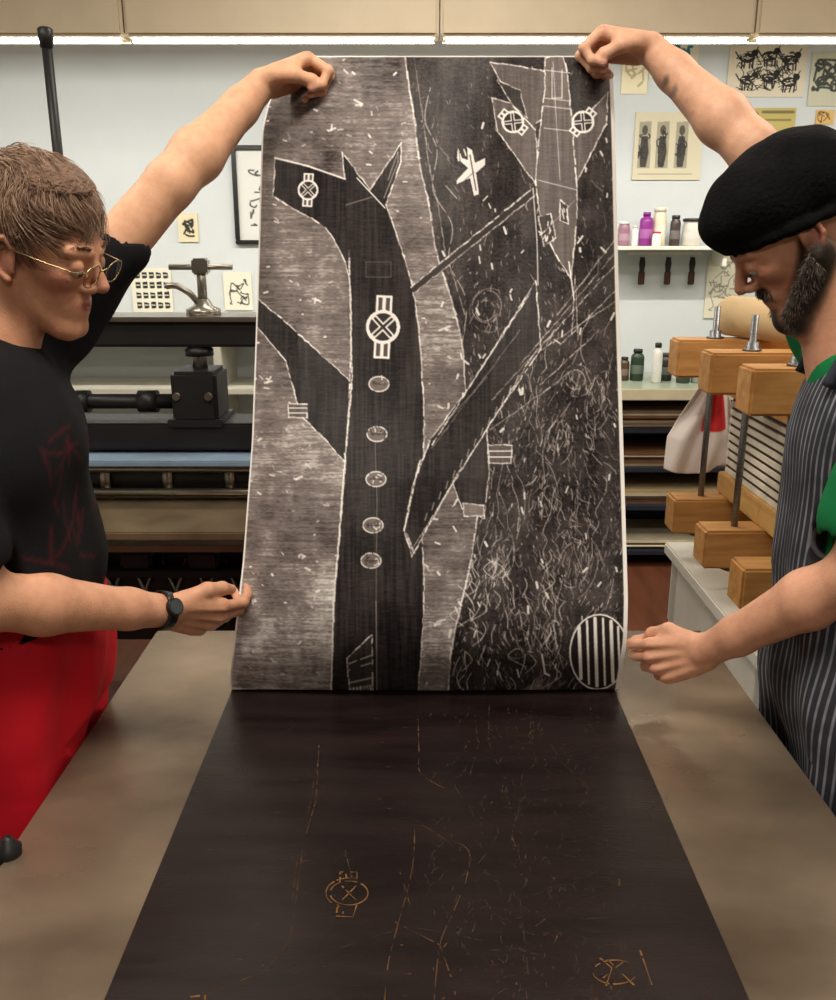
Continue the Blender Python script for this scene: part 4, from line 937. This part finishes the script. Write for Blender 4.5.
# ============================================================ WHITE BENCH + BOOK PRESS
g = group('white_bench', (1.3, 2.15, 0)); m_wb = mat('white_bench_paint', (222, 220, 212), .5, var=.05)
box('bench_top', .74, 1.9, 1.76, 2.56, .725, .76, m_wb, g, .004); box('bench_side', .76, .785, 1.78, 2.54, .52, .725, m_wb, g); box('bench_front', .76, 1.88, 1.78, 1.80, .52, .725, m_wb, g)
for x in (.79, 1.85):
    for y in (1.81, 2.5): box('bench_leg', x-.03, x+.03, y-.03, y+.03, 0, .725, m_wb, g)
m_wood = mat('clamp_wood', (206, 156, 94), .55, vs=4, col2=(174, 122, 66), stretch=(2, 12, 12), bump=.1)
m_wood2 = mat('pale_plywood', (212, 170, 104), .6, vs=4, stretch=(8, 1.5, 8), col2=(184, 138, 78))
m_rod = mat('threaded_rod', (120, 122, 126), .35, .8, var=.4, vs=200, stretch=(.1, .1, 3))
g = group('wooden_book_press', (1.2, 2.2, .76))
box('base_board', .86, 1.78, 1.80, 2.50, .76, .815, m_wood2, g)
for i, y in enumerate((2.45, 2.17, 1.90)):
    box('lower_beam_%d' % i, .715, 1.80, y-.045, y+.045, .835, .935, m_wood, g, .006)
    box('spacer_%d' % i, .84, 1.7, y-.04, y+.04, .812, .838, m_wood, g)
    box('upper_beam_%d' % i, .69, 1.80, y-.045, y+.045, 1.275, 1.375, m_wood, g, .006)
    tube('rod_%d' % i, [(.80, y, .82), (.80, y, 1.46)], .0085, m_rod, g, 12)
    for z in (1.382, .825): lathe('washer', [(.024, -.006), (.024, -.002), (.016, -.001), (.016, .014)], (.80, y, z), m_rod, g, 6)
box('lower_platen', .86, 1.78, 1.83, 2.50, .935, .995, m_wood2, g); box('upper_platen', .84, 1.78, 1.83, 2.50, 1.225, 1.275, m_wood, g)
z = .996; k = 0
m_s1 = mat('print_stack_white', (224, 218, 204), .7); m_s2 = mat('print_stack_dark', (70, 52, 44), .7)
while z < 1.215:
    t = .014 if k % 2 == 0 else .009; box('pressed_board', .875+.004*(k % 2), 1.76, 1.85, 2.49, z, z+t, m_s1 if k % 2 == 0 else m_s2, g, .001); z += t+.0003; k += 1
g = group('kraft_paper_roll', (.95, 2.2, 1.43)); m_kr = mat('kraft_paper', (214, 184, 140), .7, var=.06)
tube('roll', [(.86, 2.52, 1.430), (1.10, 1.90, 1.430)], .054, m_kr, g, 32); tube('roll_core', [(.859, 2.523, 1.43), (.857, 2.53, 1.43)], .02, m_dark, g, 20); tube('roll_core_near', [(1.1, 1.899, 1.43), (1.101, 1.896, 1.43)], .02, m_dark, g, 20)
g = group('hanging_rag', (.86, 2.58, 1.1)); nu, nv = 40, 50; V = []; C = []
for j in range(nv):
    for i in range(nu):
        s = i/(nu-1); t = j/(nv-1); wd = .035+.07*min(1, t*1.6); V.append((.845+(s-.5)*2*wd-.02*t, 2.56+.018*math.sin(s*14+t*3)*min(1, t*2+.2), 1.235-.27*t*(1-.22*abs(s-.35)))); r = s > .45 and t < .55
        C.append(lin((206, 40, 46) if (r and .45 < s < .8) else (226, 216, 214)))
idx = np.arange(nu*nv).reshape(nv, nu); Q = np.stack([idx[:-1, :-1], idx[1:, :-1], idx[1:, 1:], idx[:-1, 1:]], -1).reshape(-1, 4)
o = mesh_np('rag_cloth', V, Q, vmat('rag_cotton', .85), g, True, np.array(C)); sm_ = o.modifiers.new('th', 'SOLIDIFY'); sm_.thickness = .002
tube('rag_peg', [(.845, 2.49, 1.245), (.845, 2.575, 1.238)], .006, m_wood, g)
print('DONE')
